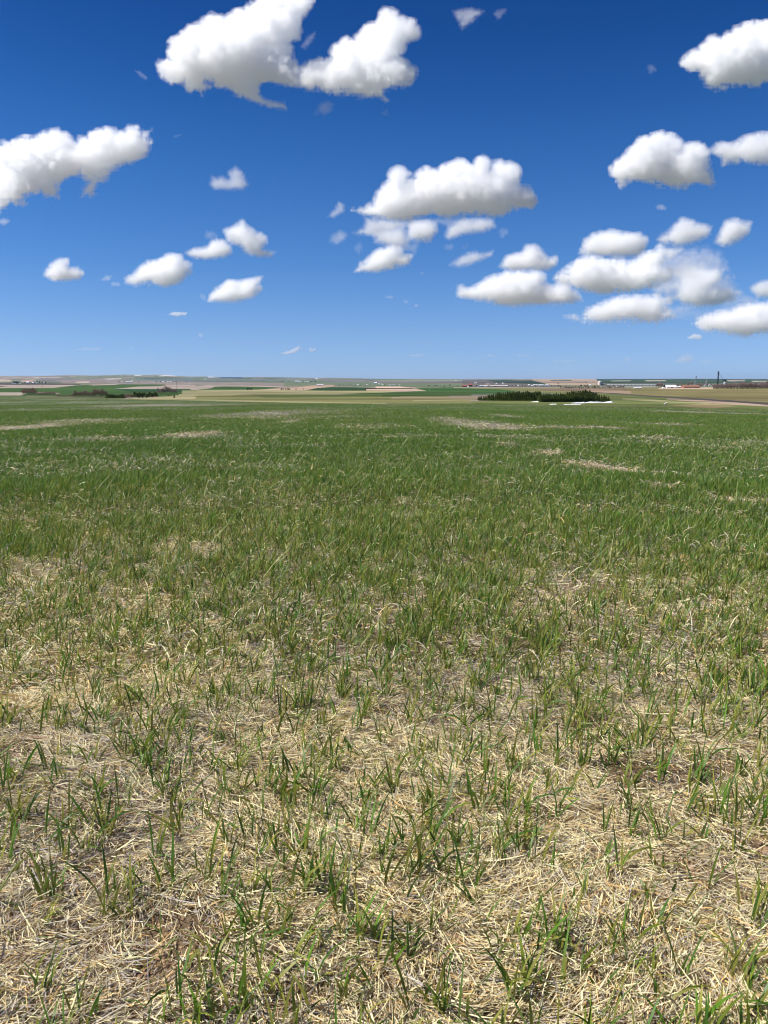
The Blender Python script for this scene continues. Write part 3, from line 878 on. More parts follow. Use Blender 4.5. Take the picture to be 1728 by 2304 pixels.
def build_town():
    g1 = 'white buildings of the first farm'
    gable('farmhouse', 62.5, 862.6, 6, 4, W_WHITE, W_ROOFW, 'largest white farmhouse among dark trees beyond the pale stubble strip', 'house')
    gable('farmhouse', 75, 862.6, 4.4, 3, W_WHITE, W_ROOFW, 'smaller white house just beside the largest white farmhouse under dark trees', 'house')
    gable('shed', 99.5, 863.4, 2.2, 3, W_WHITE, W_ROOFW, 'narrow white shed at the last dark tree of the first farm', 'shed')
    gable('shed', 32, 863.6, 7, 1.5, W_GALV, W_GALV, 'low pale grey green shed in front of the first tree clump', 'shed')
    gable('shed', 45, 863.8, 5, 1.3, W_GALV, W_GALV, 'low pale shed between the tree clump and the largest white farmhouse', 'shed')
    gable('shed', 84, 863, 4.5, 1.8, W_GALV, W_GALV, 'dull pale shed between two dark trees of the first farm', 'shed')
    gable('shed', 290, 860.8, 13, 2.6, W_WHITE, W_GALV, 'long pale farm shed on the slope below the snow white hill cliff', 'shed')
    gable('farmhouse', 297.5, 859, 4.6, 2.2, W_WHITE, W_ROOFW, 'bright white farmhouse just above the long pale shed on the slope', 'house')
    gable('shed', 276, 860.4, 4, 2, W_TAN, W_GALV, 'small tan shed beside the long pale farm shed on the slope', 'shed')
    for px, lb in ((367, 'first small white house of the three under the second white hill cliff'), (377, 'middle small white house of the three under the second white hill cliff'), (384, 'last small white house of the three, next to the tall pole')):
        gable('farmhouse', px, 860.2, 2.6, 2, W_WHITE, W_ROOFW, lb, 'house')
    gable('farmhouse', 427, 865.6, 3, 1.8, W_WHITE, W_ROOFW, 'small white house alone on the stubble past the tall pole', 'house')
    gable('farmhouse', 461.5, 855, 2.6, 2.6, W_WHITE, W_ROOFW, 'tiny white house high on the hillside under the pinkish crest', 'house')
    gable('shed', 668, 859.4, 7.6, 2.6, W_WHITE, W_ROOFW, 'long white shed, first of the houses past the pinkish field', 'shed')
    for px, py, w, lb in ((675, 860.6, 3.4, 'small white house right next to the long white shed'), (686, 860.4, 2, 'tiny white house halfway between the long shed and the last white house'), (690.5, 860.4, 2.6, 'small white house in the middle of the row past the pinkish field'), (694, 860.6, 2, 'tiny pale house in the middle of the row past the pinkish field'), (707, 858.4, 3.6, 'white house at the end of the row past the pinkish field')):
        gable('farmhouse', px, py, w, 2, W_WHITE, W_ROOFW, lb, 'house')
    gable('barn', 720.5, 867.4, 15, 3, W_PALE, W_ROOFW, 'long pinkish white barn on the top edge of the tan field', 'barn', rise=.35)
    gable('barn', 845, 864.2, 6, 4, W_WHITE, W_ROOFW, 'tall white barn beyond the dark ploughed strip', 'barn')
    for i, (px, py, w) in enumerate(((805, 867.4, 3.2), (825, 867.2, 2.6), (858.5, 865.6, 3.2), (852, 865.4, 4), (861, 867.4, 2.6))):
        gable('farmhouse', px, py, w, 1.9, W_WHITE, W_ROOFW, ('small white house left of the dark ploughed strip, farther along the tree line', 'small white house nearest the tall white barn on its outer side', 'white house just past the tall white barn', 'low pale house touching the tall white barn', 'tiny white house below the white house past the tall barn')[i], 'house')
    for i in range(8):
        gable('cottage', 873 + i * 3.6 + random.uniform(-.6, .6), 867.4 + random.uniform(-.3, .3), 2.4, 1.6, W_WHITE if i % 3 else W_TAN, W_ROOFW if i % 2 else W_GALV, 'one of the little pale houses in the even row past the tall white barn', 'house', 'little pale houses in a row', windows=1)
    # the town
    gable('barn', 1045, 870.6, 12, 4.2, W_RED, W_RED, 'broad dark red shed at the edge of the town', 'shed')
    gable('barn', 1058, 869.6, 9, 6, W_RUST, W_RED, 'steep rust red barn behind the broad red shed', 'barn')
    gable('farmhouse', 1053, 870.8, 3, 2.2, W_WHITE, W_ROOFW, 'small white house squeezed before the rust red barn', 'house')
    gable('shed', 1077, 870.4, 3.6, 4, W_GREY, W_GALV, 'grey steep roofed shed between the red barn and the long white hall', 'shed', rz=1.2)
    gable('warehouse', 1084, 869.6, 12, 2.4, W_WHITE, W_ROOFW, 'shorter of the two long white halls in the town', 'warehouse', rise=.35)
    gable('warehouse', 1114, 869.6, 45, 2.6, W_WHITE, W_PALE, 'longest white hall in the town, with a long cream roof', 'warehouse', rise=.35, depth=1.2)
    gable('shed', 1097, 865.6, 8, 1.8, W_TAN, W_PALE, 'tan shed above the long white hall', 'shed')
    gable('farmhouse', 1117, 865.4, 3, 2.4, W_WHITE, W_ROOFW, 'white house above the middle of the long white hall', 'house')
    gable('farmhouse', 1070, 863, 4.6, 2, W_WHITE, W_ROOFW, 'white house up the slope behind the rust red barn', 'house')
    gable('farmhouse', 1026, 857, 3, 1.8, W_WHITE, W_ROOFW, 'white house alone high on the far green slope', 'house')
    # church with its little tower
    p = at(1132, 864.6); s = mpp(p)
    rt = empty('church', p, 0, 'white church with a short pointed tower above the long white hall', 'church')
    m = MB(); m.prism([(-4, -1), (4, -1), (4, 2.0 * s), (0, 2.8 * s), (-4, 2.0 * s)], -2.4 * s, 2.4 * s); m.build('wall', W_WHITE, rt)
    m = MB(); m.box(-1.8 * s, -.6 * s, -2, 2, 0, 4 * s); m.add([(-1.9 * s, -2.2, 4 * s), (-.5 * s, -2.2, 4 * s), (-.5 * s, 2.2, 4 * s), (-1.9 * s, 2.2, 4 * s), (-1.2 * s, 0, 5.4 * s)], [(3, 2, 1, 0), (0, 1, 4), (1, 2, 4), (2, 3, 4), (3, 0, 4)]); m.build('tower', W_WHITE, rt)
    for i, (px, py, w, h) in enumerate(((1140, 869.4, 5, 2.4), (1166, 869, 3, 2.6), (1190, 868, 3.4, 3), (1197, 868.6, 3, 2))):
        gable('house', px, py, w, h, W_WHITE, W_ROOFW, ('white house at the near end of the long white hall', 'white house in the trees halfway to the silver roofs', 'bright white house beside the silver roofed sheds', 'small white house just before the silver roofed sheds')[i], 'house')
    for i, (px, w) in enumerate(((1204, 9), (1217, 11), (1230, 8))):
        gable('warehouse', px, 868.2, w, 2.8, W_GREY, W_ROOFW, ('silver roofed shed, first of three in a line in the town', 'silver roofed shed, middle and widest of three in a line', 'silver roofed shed, last of three in a line, nearest the white steep shed')[i], 'warehouse', rise=.5)
    gable('warehouse', 1249, 869, 22, 1.8, W_GREY, W_SHING, 'very long low grey shed between the silver roofs and the white steep shed', 'warehouse', rise=.4)
    gable('shed', 1277.5, 871.4, 4, 5, W_WHITE, W_ROOFW, 'white steep shed with a pointed gable before the brown thicket', 'shed', rz=1.3)
    gable('shed', 1327, 868.4, 4, 3, W_WHITE, W_ROOFW, 'small white shed under the pale storage tank', 'shed')
    gable('house', 1256, 863, 3, 2.6, W_RUST, W_RED, 'little red brown house on the pale hillside above the town', 'house')
    gable('house', 1317, 861.6, 4, 2.8, W_TAN, W_SHING, 'brown house on the rise beside the pale storage tank', 'house')
    # storage tank
    p = at(1349, 866); s = mpp(p)
    rt = empty('storage_tank', p, 0, 'big pale round storage tank standing above the brown thicket', 'tank')
    m = MB(); m.lathe([(4.1 * s, -1), (4.1 * s, 7.2 * s)], 28); m.build('shell', W_PALE, rt)
    m = MB(); m.lathe([(4.25 * s, 7.2 * s), (4.25 * s, 7.4 * s), (.3, 8.8 * s)], 28); m.build('roof', W_WHITE, rt)
    m = MB()
    for k in range(14):
        m.box(-.3, .3, -4.1 * s - .5, -4.1 * s - .35, k * .5 * s, k * .5 * s + .08)
    m.box(-.35, -.28, -4.1 * s - .5, -4.1 * s - .02, 0, 7.3 * s); m.box(.28, .35, -4.1 * s - .5, -4.1 * s - .02, 0, 7.3 * s); m.build('ladder', W_GREY, rt)
    gable('shed', 1343.6, 865, 4, 4, W_RUST, W_TAN, 'rusty brown shed leaning on the side of the pale storage tank', 'shed')
    gable('shed', 1356, 866, 5, 3, W_TAN, W_SHING, 'brown shed on the train side of the pale storage tank', 'shed')
    # train of covered hopper wagons
    p0 = at(1369, 868.6); p1 = at(1474, 868.8); n = 14
    ax = (p1 - p0); ax.z = 0; Lc = ax.length / (n - 1); ang = math.atan2(ax.y, ax.x)
    s = mpp(p0); hh = 3.3 * s; L = Lc * .86; wd = 3.2
    rt = empty('hopper_wagon', p0, ang, 'white covered hopper wagon standing in the long train of like wagons', 'rail wagon', 'hopper wagons of the train')
    z0 = hh * .27
    m = MB(); m.prism([(-wd * .3, z0), (wd * .3, z0), (wd / 2, z0 + hh * .2), (wd / 2, hh * .88), (wd * .3, hh), (-wd * .3, hh), (-wd / 2, hh * .88), (-wd / 2, z0 + hh * .2)], -L / 2, L / 2); b_ = m.build('body', W_WHITE, rt)
    m = MB(); m.box(-L * .45, L * .45, -.4, .4, hh, hh + .3); m.build('hatch', W_GREY, rt)
    m = MB(); m.box(-L / 2 - .4, L / 2 + .4, -wd * .3, wd * .3, z0 - .5, z0 - .02); m.build('underframe', W_DARK, rt)
    for sx in (-1, 1):
        m = MB()
        for dx in (-1.1, 1.1):
            for sy in (-1, 1):
                m.tube((sx * L * .36 + dx, sy * 1.1, .7), (sx * L * .36 + dx, sy * 1.25, .7), .7, .7, 12)
        m.box(sx * L * .36 - 1.8, sx * L * .36 + 1.8, -1.0, 1.0, .55, 1.0); m.build('bogie', W_DARK, rt)
    for i in range(1, n):
        q = p0 + (p1 - p0) * (i / (n - 1)); q.z = float(ground_z(q.x, q.y)); dup(rt, q, ang)
    m = MB()
    a = p0 - ax.normalized() * 60; b = p1 + ax.normalized() * 60
    # white barn, sheds and rust red building
    gable('barn', 1508, 873, 23, 6.6, W_WHITE, W_ROOFW, 'white metal roofed barn with a dark open end in the grain yard', 'barn', rise=.6, depth=1.3, windows=0)
    p = at(1495.5, 873); s = mpp(p)
    gable('shed', 1495.6, 873, 4.6, 6.4, W_DARK, W_DARK, 'dark pointed gable block at the end of the white metal roofed barn', 'shed', rz=.4, rise=.6, windows=0, door=False)  # dark solid standing in for the barn's dark open gable end
    gable('shed', 1492, 873.8, 4, 2.6, W_WHITE, W_ROOFW, 'small white shed below the dark pointed gable block', 'shed')
    gable('shed', 1527.6, 872.4, 7, 3.6, W_DARK, W_WHITE, 'dark shed with a pale roof between the white barn and the rust red building', 'shed')
    gable('warehouse', 1553, 873, 35, 6.4, W_RUST, W_RUST, 'long low rust red building beside the grain towers', 'warehouse', rise=.55, depth=1.3, windows=0)
    gable('shed', 1434, 873.8, 16, 2.6, W_GALV, W_ROOFW, 'low white roofed shed standing apart before the train', 'shed')
    gable('shed', 1385, 871, 5, 2.4, W_WHITE, W_ROOFW, 'small white shed just under the first wagons of the train', 'shed')
    # grain elevator legs
    def tower(px, py, hpx, thick, label, legs=True, mat=W_DARK, head=1.5, spouts=()):
        p = at(px, py); s = mpp(p); h = hpx * s; t = thick * s / 2
        rt = empty('grain_tower', p, 0, label, 'grain tower')
        m = MB()
        n = 14
        for sx in (-1, 1):
            for sy in (-1, 1):
                m.tube((sx * t * (1.5 if legs else 1), sy * t * (1.5 if legs else 1), -1), (sx * t * .8, sy * t * .8, h * .93), t * .2, t * .16, 4)
        for k in range(n):
            z = h * .9 * k / n; z2 = h * .9 * (k + 1) / n; q = t * (1.15 if legs else .9)
            m.tube((-q, -q, z), (q, -q, z2), t * .11, None, 4); m.tube((q, q, z), (-q, q, z2), t * .11, None, 4); m.tube((-q, q, z), (-q, -q, z2), t * .11, None, 4); m.tube((q, -q, z), (q, q, z2), t * .11, None, 4)
        m.build('frame', mat, rt)
        m = MB(); m.box(-t * .55, t * .55, -t * .55, t * .55, 0, h * .92); m.build('elevator_casing', mat, rt)
        m = MB(); m.box(-t * head, t * head, -t * head, t * head, h * .87, h * .9); m.prism([(-t * head * .8, h * .9), (t * head * .8, h * .9), (t * head * .8, h * .97), (0, h), (-t * head * .8, h * .97)], -t * head * .8, t * head * .8); m.build('head', mat, rt)
        for dx, z in spouts:
            m = MB(); m.tube((0, -t, h * .86), (dx * s, -t, z * s), t * .22, None, 6); m.build('spout', W_GALV if mat is not W_DARK else mat, rt)
        return rt
    tower(1565, 866, 20, 1.6, 'slim grey grain tower on splayed legs behind the rust red building', True, W_GREY, 1.4, ((-4, 4), (3, 4), (-12, 7)))
    tower(1589, 867, 15.5, 1.2, 'shortest and thinnest grain tower, pale, above the white bins', True, W_GALV, 1.2, ((-4, 4), (-2.5, 5)))
    tower(1614.5, 867, 31, 2.4, 'tallest grain tower, dark and upright, with a long spout to the bins', False, W_DARK, 1.3, ((15, 9),))
    # bins
    p = at(1588, 868); s = mpp(p)
    for px, py, r, h, mat, lb in ((1586, 868.4, 3, 4.2, W_GALV, 'pale round bin at the foot of the shortest grain tower'), (1595, 868, 2.4, 3.2, W_WHITE, 'bright white round bin beside the shortest grain tower'), (1624, 867, 2.6, 5.6, W_GALV, 'light grey round bin nearest the tallest grain tower'), (1630, 867.4, 3, 8, W_GALV, 'tall grey round bin under the dark hood')):
        q = at(px, py); s = mpp(q)
        rt = empty('grain_bin', q, 0, lb, 'grain bin')
        m = MB(); m.lathe([(r * s, -1), (r * s, h * s * .7)], 24); m.build('shell', mat, rt)
        m = MB(); m.lathe([(r * s * 1.05, h * s * .7), (r * s * .2, h * s), (r * s * .12, h * s * 1.04)], 24); m.build('roof', mat, rt)
    q = at(1630, 866); s = mpp(q)
    rt = empty('conveyor_hood', q, 0, 'dark boxy conveyor hood on posts above the grey bins', 'conveyor')
    m = MB(); m.prism([(-3, 8.6 * s), (3, 8.6 * s), (3, 10.6 * s), (0, 11.6 * s), (-3, 10.6 * s)], -3.4 * s, 3.4 * s); m.build('hood', W_DARK, rt)
    m = MB()
    for dx in (-3, 3):
        m.tube((dx * s, 3, -1), (dx * s, 3, 8.6 * s), .25 * s, None, 5)
    m.build('post', W_DARK, rt)
    gable('shed', 1606, 867.4, 12, 2.4, W_GREY, W_GALV, 'low grey shed joining the bins to the tallest grain tower', 'shed')
    for i, (px, py, w, h) in enumerate(((1653, 869, 3.4, 3), (1659.5, 869.4, 2.6, 2.2), (1668, 869, 3, 2))):
        gable('house', px, py, w, h, W_WHITE, W_ROOFW, ('bright white house glimpsed through the bare tree belt', 'small pale house next to the bright white house in the tree belt', 'small pale house farthest into the bare tree belt')[i], 'house', windows=1)

    # poles and posts
    def pole(px, py, hpx, r, label, arm=True, mat=W_WOOD, name='utility_pole', cat_='pole'):
        q = at(px, py); s = mpp(q); h = hpx * s
        rt = empty(name, q, 0, label, cat_)
        m = MB(); m.tube((0, 0, -.5), (0, 0, h), r, r * .75, 8); m.build('post', mat, rt)
        if arm:
            m = MB(); m.box(-1.2, 1.2, -.08 - r, -r - .002, h - .9, h - .72); m.build('crossarm', mat, rt)
            for dx in (-1.05, -.4, .4, 1.05):
                m = MB(); m.lathe([(.05, h - .718), (.08, h - .66), (.03, h - .56)], 8, (dx, -.05 - r, 0)); m.build('insulator', W_GALV, rt)
        return rt
    pole(398.6, 884.5, 27, .2, 'tall thin dark utility pole beside the last bare tree clump')
    pole(966, 880, 11, .16, 'pale thin utility pole at the end of the long green field', mat=W_GALV)
    pole(1432.6, 917.6, 7, .09, 'short dark wooden post at the far edge of the green crop', False, name='fence_post', cat_='post')
    pole(1407, 880.4, 5, .2, 'short dark post in the dry pasture before the train', False, name='fence_post', cat_='post')
    pole(95.8, 873, 8, .16, 'thin pole on the pale stubble below the narrow white shed')

    # snow drifts by the conifers
    def drift(px0, px1, py, hp, label, dep=4.5, skew=.35):
        a = at(px0, py); b = at(px1, py); s = mpp(a)
        n = 26; vs = []; fs = []
        ax = (b - a); ax.z = 0; L = ax.length; u = ax.normalized(); v = Vector((-u.y, u.x, 0))
        rn = random.Random(int(px0)); m = 9
        ph = [rn.uniform(0, 6) for _ in range(4)]
        for i in range(n + 1):
            t = i / n
            e = min(1, t / .16, (1 - t) / .1)
            prof = hp * s * (e ** .7) * (.72 + .18 * math.sin(t * 7 + ph[0]) + .12 * math.sin(t * 15 + ph[1]))
            half = dep * .5 * (.25 + .75 * e ** .5) * (1 + .18 * math.sin(t * 11 + ph[2]))
            for k in range(m):
                w = -1 + 2 * k / (m - 1)
                q = a + u * (L * t) + v * (w * half)
                # steep face towards the viewer, long tail away
                if w < -.6:
                    zz = (w + 1) / .4
                else:
                    zz = 1 - ((w + .6) / 1.6) ** 1.5
                vs.append((q.x - a.x, q.y - a.y, float(ground_z(q.x, q.y)) - a.z - .15 + (prof + .15) * max(0, zz)))
        for i in range(n):
            for k in range(m - 1):
                fs.append((i * m + k, (i + 1) * m + k, (i + 1) * m + k + 1, i * m + k + 1))
        # underside
        nb = len(vs)
        for i in range(n + 1):
            for k in (0, m - 1):
                x, y, z = vs[i * m + k]; vs.append((x, y, z - .5))
        for i in range(n):
            fs.append((nb + 2 * i, nb + 2 * i + 1, nb + 2 * i + 3, nb + 2 * i + 2)); fs.append((i * m, nb + 2 * i, nb + 2 * i + 2, (i + 1) * m)); fs.append((i * m + m - 1, (i + 1) * m + m - 1, nb + 2 * i + 3, nb + 2 * i + 1))
        fs.append(tuple(range(m)) + (nb + 1, nb)); fs.append(tuple(n * m + k for k in range(m - 1, -1, -1)) + (nb + 2 * n, nb + 2 * n + 1))
        me = bpy.data.meshes.new('snow_drift'); me.from_pydata(vs, [], fs); me.update()
        me.polygons.foreach_set('use_smooth', np.ones(len(me.polygons), bool))
        o = link('snow_drift', me, W_SNOW); o.location = a
        o['label'] = label; o['category'] = 'snow drift'
    drift(1316, 1377, 906.2, 3.8, 'longest and thickest white drift at the end of the conifer stand')
    drift(1284, 1317, 907.2, 3.0, 'wedge shaped white drift touching the longest drift')
    drift(1194, 1214, 904.6, 2.0, 'thin white drift before the gap between the two conifer blocks', 3)
    drift(1237, 1249, 910, 2.0, 'smallest white patch in the grass in front of the conifers', 3)
    drift(1268, 1285, 910.4, 1.4, 'thin broken white patch below the wedge shaped drift', 3)
    drift(1288, 1305, 910.2, 1.6, 'thin white patch below the middle of the drifts', 3)
    # white pipe in the pasture
    q = at(1494, 911); s = mpp(q)
    rt = empty('pipe', q, .35, 'short thick white pipe lying askew in the grass below the dark track', 'pipe')
    m = MB(); m.tube((0, 0, .2), (7 * s, 0, .75), .17, .17, 14); m.build('barrel', W_WHITE, rt)
    m = MB(); m.lathe([(.2, 0), (.2, .12)], 14, (0, 0, 0)); ob = m.build('collar', W_GALV, rt); ob.location = (7 * s, 0, .75); ob.rotation_euler = (0, R(84), 0)
    m = MB(); m.box(.1, .4, -.1, .1, -.3, .1); m.box(6 * s, 6.3 * s, -.1, .1, -.3, .52); m.build('support', W_WOOD, rt)
    # railway bank
    pts = [(1306, 881), (1318, 882), (1340, 883.6), (1380, 886), (1450, 891), (1500, 894), (1550, 897.4), (1620, 902), (1680, 906), (1728, 909.6), (1800, 915), (1900, 922)]
    W = [at(*p) for p in pts]
    vs = []; fs = []
    pp = []
    for a, b in zip(W[:-1], W[1:]):
        for k in range(8):
            pp.append(a + (b - a) * (k / 8))
    pp.append(W[-1])
    for i, p in enumerate(pp):
        d = (pp[min(i + 1, len(pp) - 1)] - pp[max(i - 1, 0)]); d.z = 0; d.normalize(); nrm = Vector((-d.y, d.x, 0))
        for off, hz in ((-4.2, -.25), (-2.6, .5), (2.6, .5), (4.2, -.25)):
            q = p + nrm * off; vs.append((q.x, q.y, float(ground_z(p.x, p.y)) + hz))
    for i in range(len(pp) - 1):
        for k in range(3):
            fs.append((i * 4 + k, i * 4 + k + 1, i * 4 + k + 5, i * 4 + k + 4))
    me = bpy.data.meshes.new('railway_track'); me.from_pydata(vs, [], fs); me.update()
    link('railway_track', me, W_TIES, kind='structure')


# ------------------------------------------------------------------ clouds
def upsample_noise(shape, wl, rng):
    """value noise on a regular grid, wavelength wl in cells per axis, -1..1"""
    L = None
    dims = [int(math.ceil(n / wl)) + 3 for n in shape]
    L = rng.random(dims).astype(np.float32) * 2 - 1
    for ax, n in enumerate(shape):
        c = np.arange(n) / wl + rng.random()
        i = np.floor(c).astype(int); f = (c - i); f = (f * f * (3 - 2 * f)).astype(np.float32)
        sh = [1, 1, 1]; sh[ax] = n
        f = f.reshape(sh)
        L = np.take(L, i, ax) * (1 - f) + np.take(L, i + 1, ax) * f
    return L


def surface_net(Fd):
    """closed quad surface of Fd > 0"""
    Fd = np.pad(Fd, 1, constant_values=-1.0)
    S = Fd > 0
    nx, ny, nz = Fd.shape
    cs = (nx - 1, ny - 1, nz - 1)
    cnt = np.zeros(cs, np.int8)
    for a in (0, 1):
        for b in (0, 1):
            for c in (0, 1):
                cnt += S[a:a + cs[0], b:b + cs[1], c:c + cs[2]]
    act = (cnt > 0) & (cnt < 8)
    idx = -np.ones(cs, np.int64); I = np.argwhere(act); n = len(I); idx[act] = np.arange(n)
    acc = np.zeros((n, 3)); num = np.zeros(n)
    x, y, z = I.T
    for ax in range(3):
        for u in (0, 1):
            for v in (0, 1):
                o = [0, 0, 0]; oth = [k for k in range(3) if k != ax]; o[oth[0]] = u; o[oth[1]] = v
                o2 = list(o); o2[ax] = 1
                f0 = Fd[x + o[0], y + o[1], z + o[2]]; f1 = Fd[x + o2[0], y + o2[1], z + o2[2]]
                m = (f0 > 0) != (f1 > 0)
                t = np.where(m, f0 / (f0 - f1 + 1e-12), 0)
                p = np.zeros((n, 3)); p[:] = o; p[:, ax] = t
                acc += np.where(m[:, None], p, 0); num += m
    V = I + acc / num[:, None] - 1
    Q = []
    for ax in range(3):
        b, c = [(1, 2), (2, 0), (0, 1)][ax]
        s0 = [slice(None)] * 3; s1 = [slice(None)] * 3
        s0[ax] = slice(0, -1); s1[ax] = slice(1, None)
        A, B = S[tuple(s0)], S[tuple(s1)]
        e = np.argwhere(A != B)
        up = A[tuple(e.T)]
        q = []
        for db, dc in ((-1, -1), (0, -1), (0, 0), (-1, 0)):
            k = e.copy(); k[:, b] += db; k[:, c] += dc; q.append(idx[tuple(k.T)])
        q = np.stack(q, -1)
        q = np.where(up[:, None], q, q[:, ::-1])
        Q.append(q)
    return V, np.concatenate(Q)


_CM = {}


def cloud_mat(sig):
    key = round(math.log(sig) * 4)
    if key not in _CM:
        m, nt, out = new_mat('cloud_vapour')
        v = N(nt, 'ShaderNodeVolumeScatter')
        v.inputs['Color'].default_value = (.99, .993, .999, 1)
        v.inputs['Density'].default_value = math.exp(key / 4)
        v.inputs['Anisotropy'].default_value = .1
        nt.links.new(v.outputs[0], out.inputs['Volume'])
        _CM[key] = m
    return _CM[key]


def cloud(poly, label, soft=11.0, ragged=1.0, seed=None, asp=1.0, group=None, near=1.0, cell=None):
    poly = np.array(poly, float)
    lo = poly.min(0); hi = poly.max(0)
    seed = int(abs(lo[0] * 7 + lo[1] * 13)) if seed is None else seed
    rng = np.random.default_rng(seed)
    size = max(hi - lo)
    c = cell or float(np.clip(size / 180, 1.0, 1.7))
    pad = 16 + size * .05
    us = np.arange(lo[0] - pad, hi[0] + pad, c); vs = np.arange(lo[1] - pad, hi[1] + pad, c)
    U, Vv = np.meshgrid(us, vs, indexing='ij')
    sd = poly_in(U, Vv, poly)
    Rm = float(np.percentile(sd[sd > 0], 96)) if (sd > 0).any() else 3
    wmax = asp * Rm * 1.6 + 12
    ws = np.arange(-wmax, wmax, c)
    shp = (len(us), len(vs), len(ws))
    w0 = upsample_noise((shp[0], shp[1], 1), Rm * 1.3 / c + 2, rng)[:, :, 0] * Rm * .45
    W = ws[None, None, :] - w0[:, :, None]
    f = sd[:, :, None] - W * W / (asp * asp * Rm)
    low = sstep(lo[1], hi[1], vs)[None, :, None]
    inner = np.clip(sd / (.55 * Rm), 0, 1)[:, :, None].astype(np.float32)
    big = Rm > 9
    # local girth of the outline, so that thin tails keep their own finer detail
    lm = np.maximum(sd, 0)
    for _ in range(int(.42 * Rm / c) + 1):
        lm = np.maximum(lm, np.maximum(np.maximum(np.roll(lm, 1, 0), np.roll(lm, -1, 0)), np.maximum(np.roll(lm, 1, 1), np.roll(lm, -1, 1))))
    lm = np.clip(lm / (.62 * Rm), .16, 1)
    lm3 = lm[:, :, None].astype(np.float32)
    f = (f + (-.12 if big else .01) * Rm * lm3).astype(np.float32)
    # broad swells
    for wl, amp in ((.95 * Rm, .3 * Rm), (.5 * Rm, .16 * Rm)):
        n = upsample_noise(shp, max(wl / c, 2.0), rng)
        f += amp * n * (.3 + .8 * inner) * ragged * lm3
    # cauliflower lobes: rounded heads crowd the upper skin, two sizes, few on the flat base
    if big:
        for rmin, rmax, dens, sink in ((.2 * Rm, .42 * Rm, .5, .62), (.08 * Rm, .19 * Rm, .45, .52), (.035 * Rm, .08 * Rm, .3, .45)):
            if rmax < c * 1.6:
                continue
            shell = np.argwhere(np.abs(f - (0 if rmin > .1 * Rm else .0)) < c * 1.2)
            if len(shell) < 4:
                continue
            rm = (rmin + rmax) / 2
            nb = int(min(2600, dens * len(shell) * .42 * c * c / (rm * rm)))
            pick = shell[rng.integers(0, len(shell), nb)]
            for (i, j, k_) in pick:
                t = (vs[j] - lo[1]) / (hi[1] - lo[1])
                if rng.random() < .75 * sstep(.55, .95, t):
                    continue
                rad = rng.uniform(rmin, rmax) * (1 - .45 * max(0, t - .5)) * max(.3, lm[i, j])
                # sink the head along the slope so that only its cap stands out
                i0, j0, k0 = min(i + 1, shp[0] - 1), min(j + 1, shp[1] - 1), min(k_ + 1, shp[2] - 1)
                g = np.array([f[i0, j, k_] - f[i, j, k_], f[i, j0, k_] - f[i, j, k_], f[i, j, k0] - f[i, j, k_]])
                g = g / (np.linalg.norm(g) + 1e-6)
                ci, cj, ck = i + g[0] * rad * sink / c, j + g[1] * rad * sink / c, k_ + g[2] * rad * sink / c
                q = int(rad * 1.25 / c) + 2
                sl = tuple(slice(max(0, int(v) - q), min(n_, int(v) + q + 1)) for v, n_ in zip((ci, cj, ck), shp))
                gi, gj, gk = (np.arange(z.start, z.stop, dtype=np.float32) for z in sl)
                if min(len(gi), len(gj), len(gk)) == 0:
                    continue
                d2 = ((gi - ci) ** 2)[:, None, None] + ((gj - cj) ** 2)[None, :, None] + ((gk - ck) ** 2)[None, None, :]
                np.maximum(f[sl], rad - np.sqrt(d2) * c, out=f[sl])
    # torn fringe
    wl = Rm * (.32 if big else .9); amp = Rm * (.125 if big else .3)
    while wl > c * 2.2:
        n = upsample_noise(shp, max(wl / c, 2.0), rng)
        f += amp * ((np.abs(n) * 2.0 - .62) * .7 + .45 * n) * (.75 + .6 * low) * ragged * (.3 + .7 * lm3)
        wl *= .5; amp *= .68
    # nested skins: thin vapour outside, dense core inside, so that the edges fade and fray
    k = min(1.0, Rm / 26)
    VV, QQ, MI = [], [], []; nv = 0
    for li, lev in enumerate((-5.0 * k, -.2 * k, 5.0 * k)):
        Vx, Q = surface_net((f - lev).astype(np.float32))
        if len(Vx) < 8:
            continue
        VV.append(Vx); QQ.append(Q + nv); MI.append(np.full(len(Q), li)); nv += len(Vx)
    if not VV:
        return
    Vx = np.concatenate(VV); Q = np.concatenate(QQ); MI = np.concatenate(MI)
    pu = us[0] + Vx[:, 0] * c; pv = vs[0] + Vx[:, 1] * c; pw = ws[0] + Vx[:, 2] * c
    el = math.atan((1152 - hi[1]) / FPX) + PITCH
    D = min(1350.0 * near / max(math.sin(el), .02), 42000.0)
    mp = D / FPX
    P = ray(pu, pv) * (D + pw * mp)[:, None]; P[:, 2] += EYE
    cen = P.mean(0)
    # local frame so the object has its own origin
    me = mesh_np('cloud', P - cen, Q, 4, smooth=True)
    thin = .85 * (1 + (1.6 + 1.6 * (soft > 19)) * (1 - sstep(6, 22, Rm)) * (soft > 13))
    for q in (.14, .34, .52):
        me.materials.append(cloud_mat(q / (soft * thin * mp)))
    me.polygons.foreach_set('material_index', MI.astype(np.int32))
    o = link('cloud', me)
    o.location = cen
    o['label'] = label; o['category'] = 'cloud'
    if group:
        o['group'] = group
    return o


def T5(p): return [(x / 1.659, y / 1.659) for x, y in p]
def T6(p): return [(728 + x / 1.659, 280 + y / 1.659) for x, y in p]
def T7(p): return [(x / 2.279, 280 + y / 2.279) for x, y in p]
def T8(p): return [(1328 + x / 4.1475, y / 4.1475) for x, y in p]


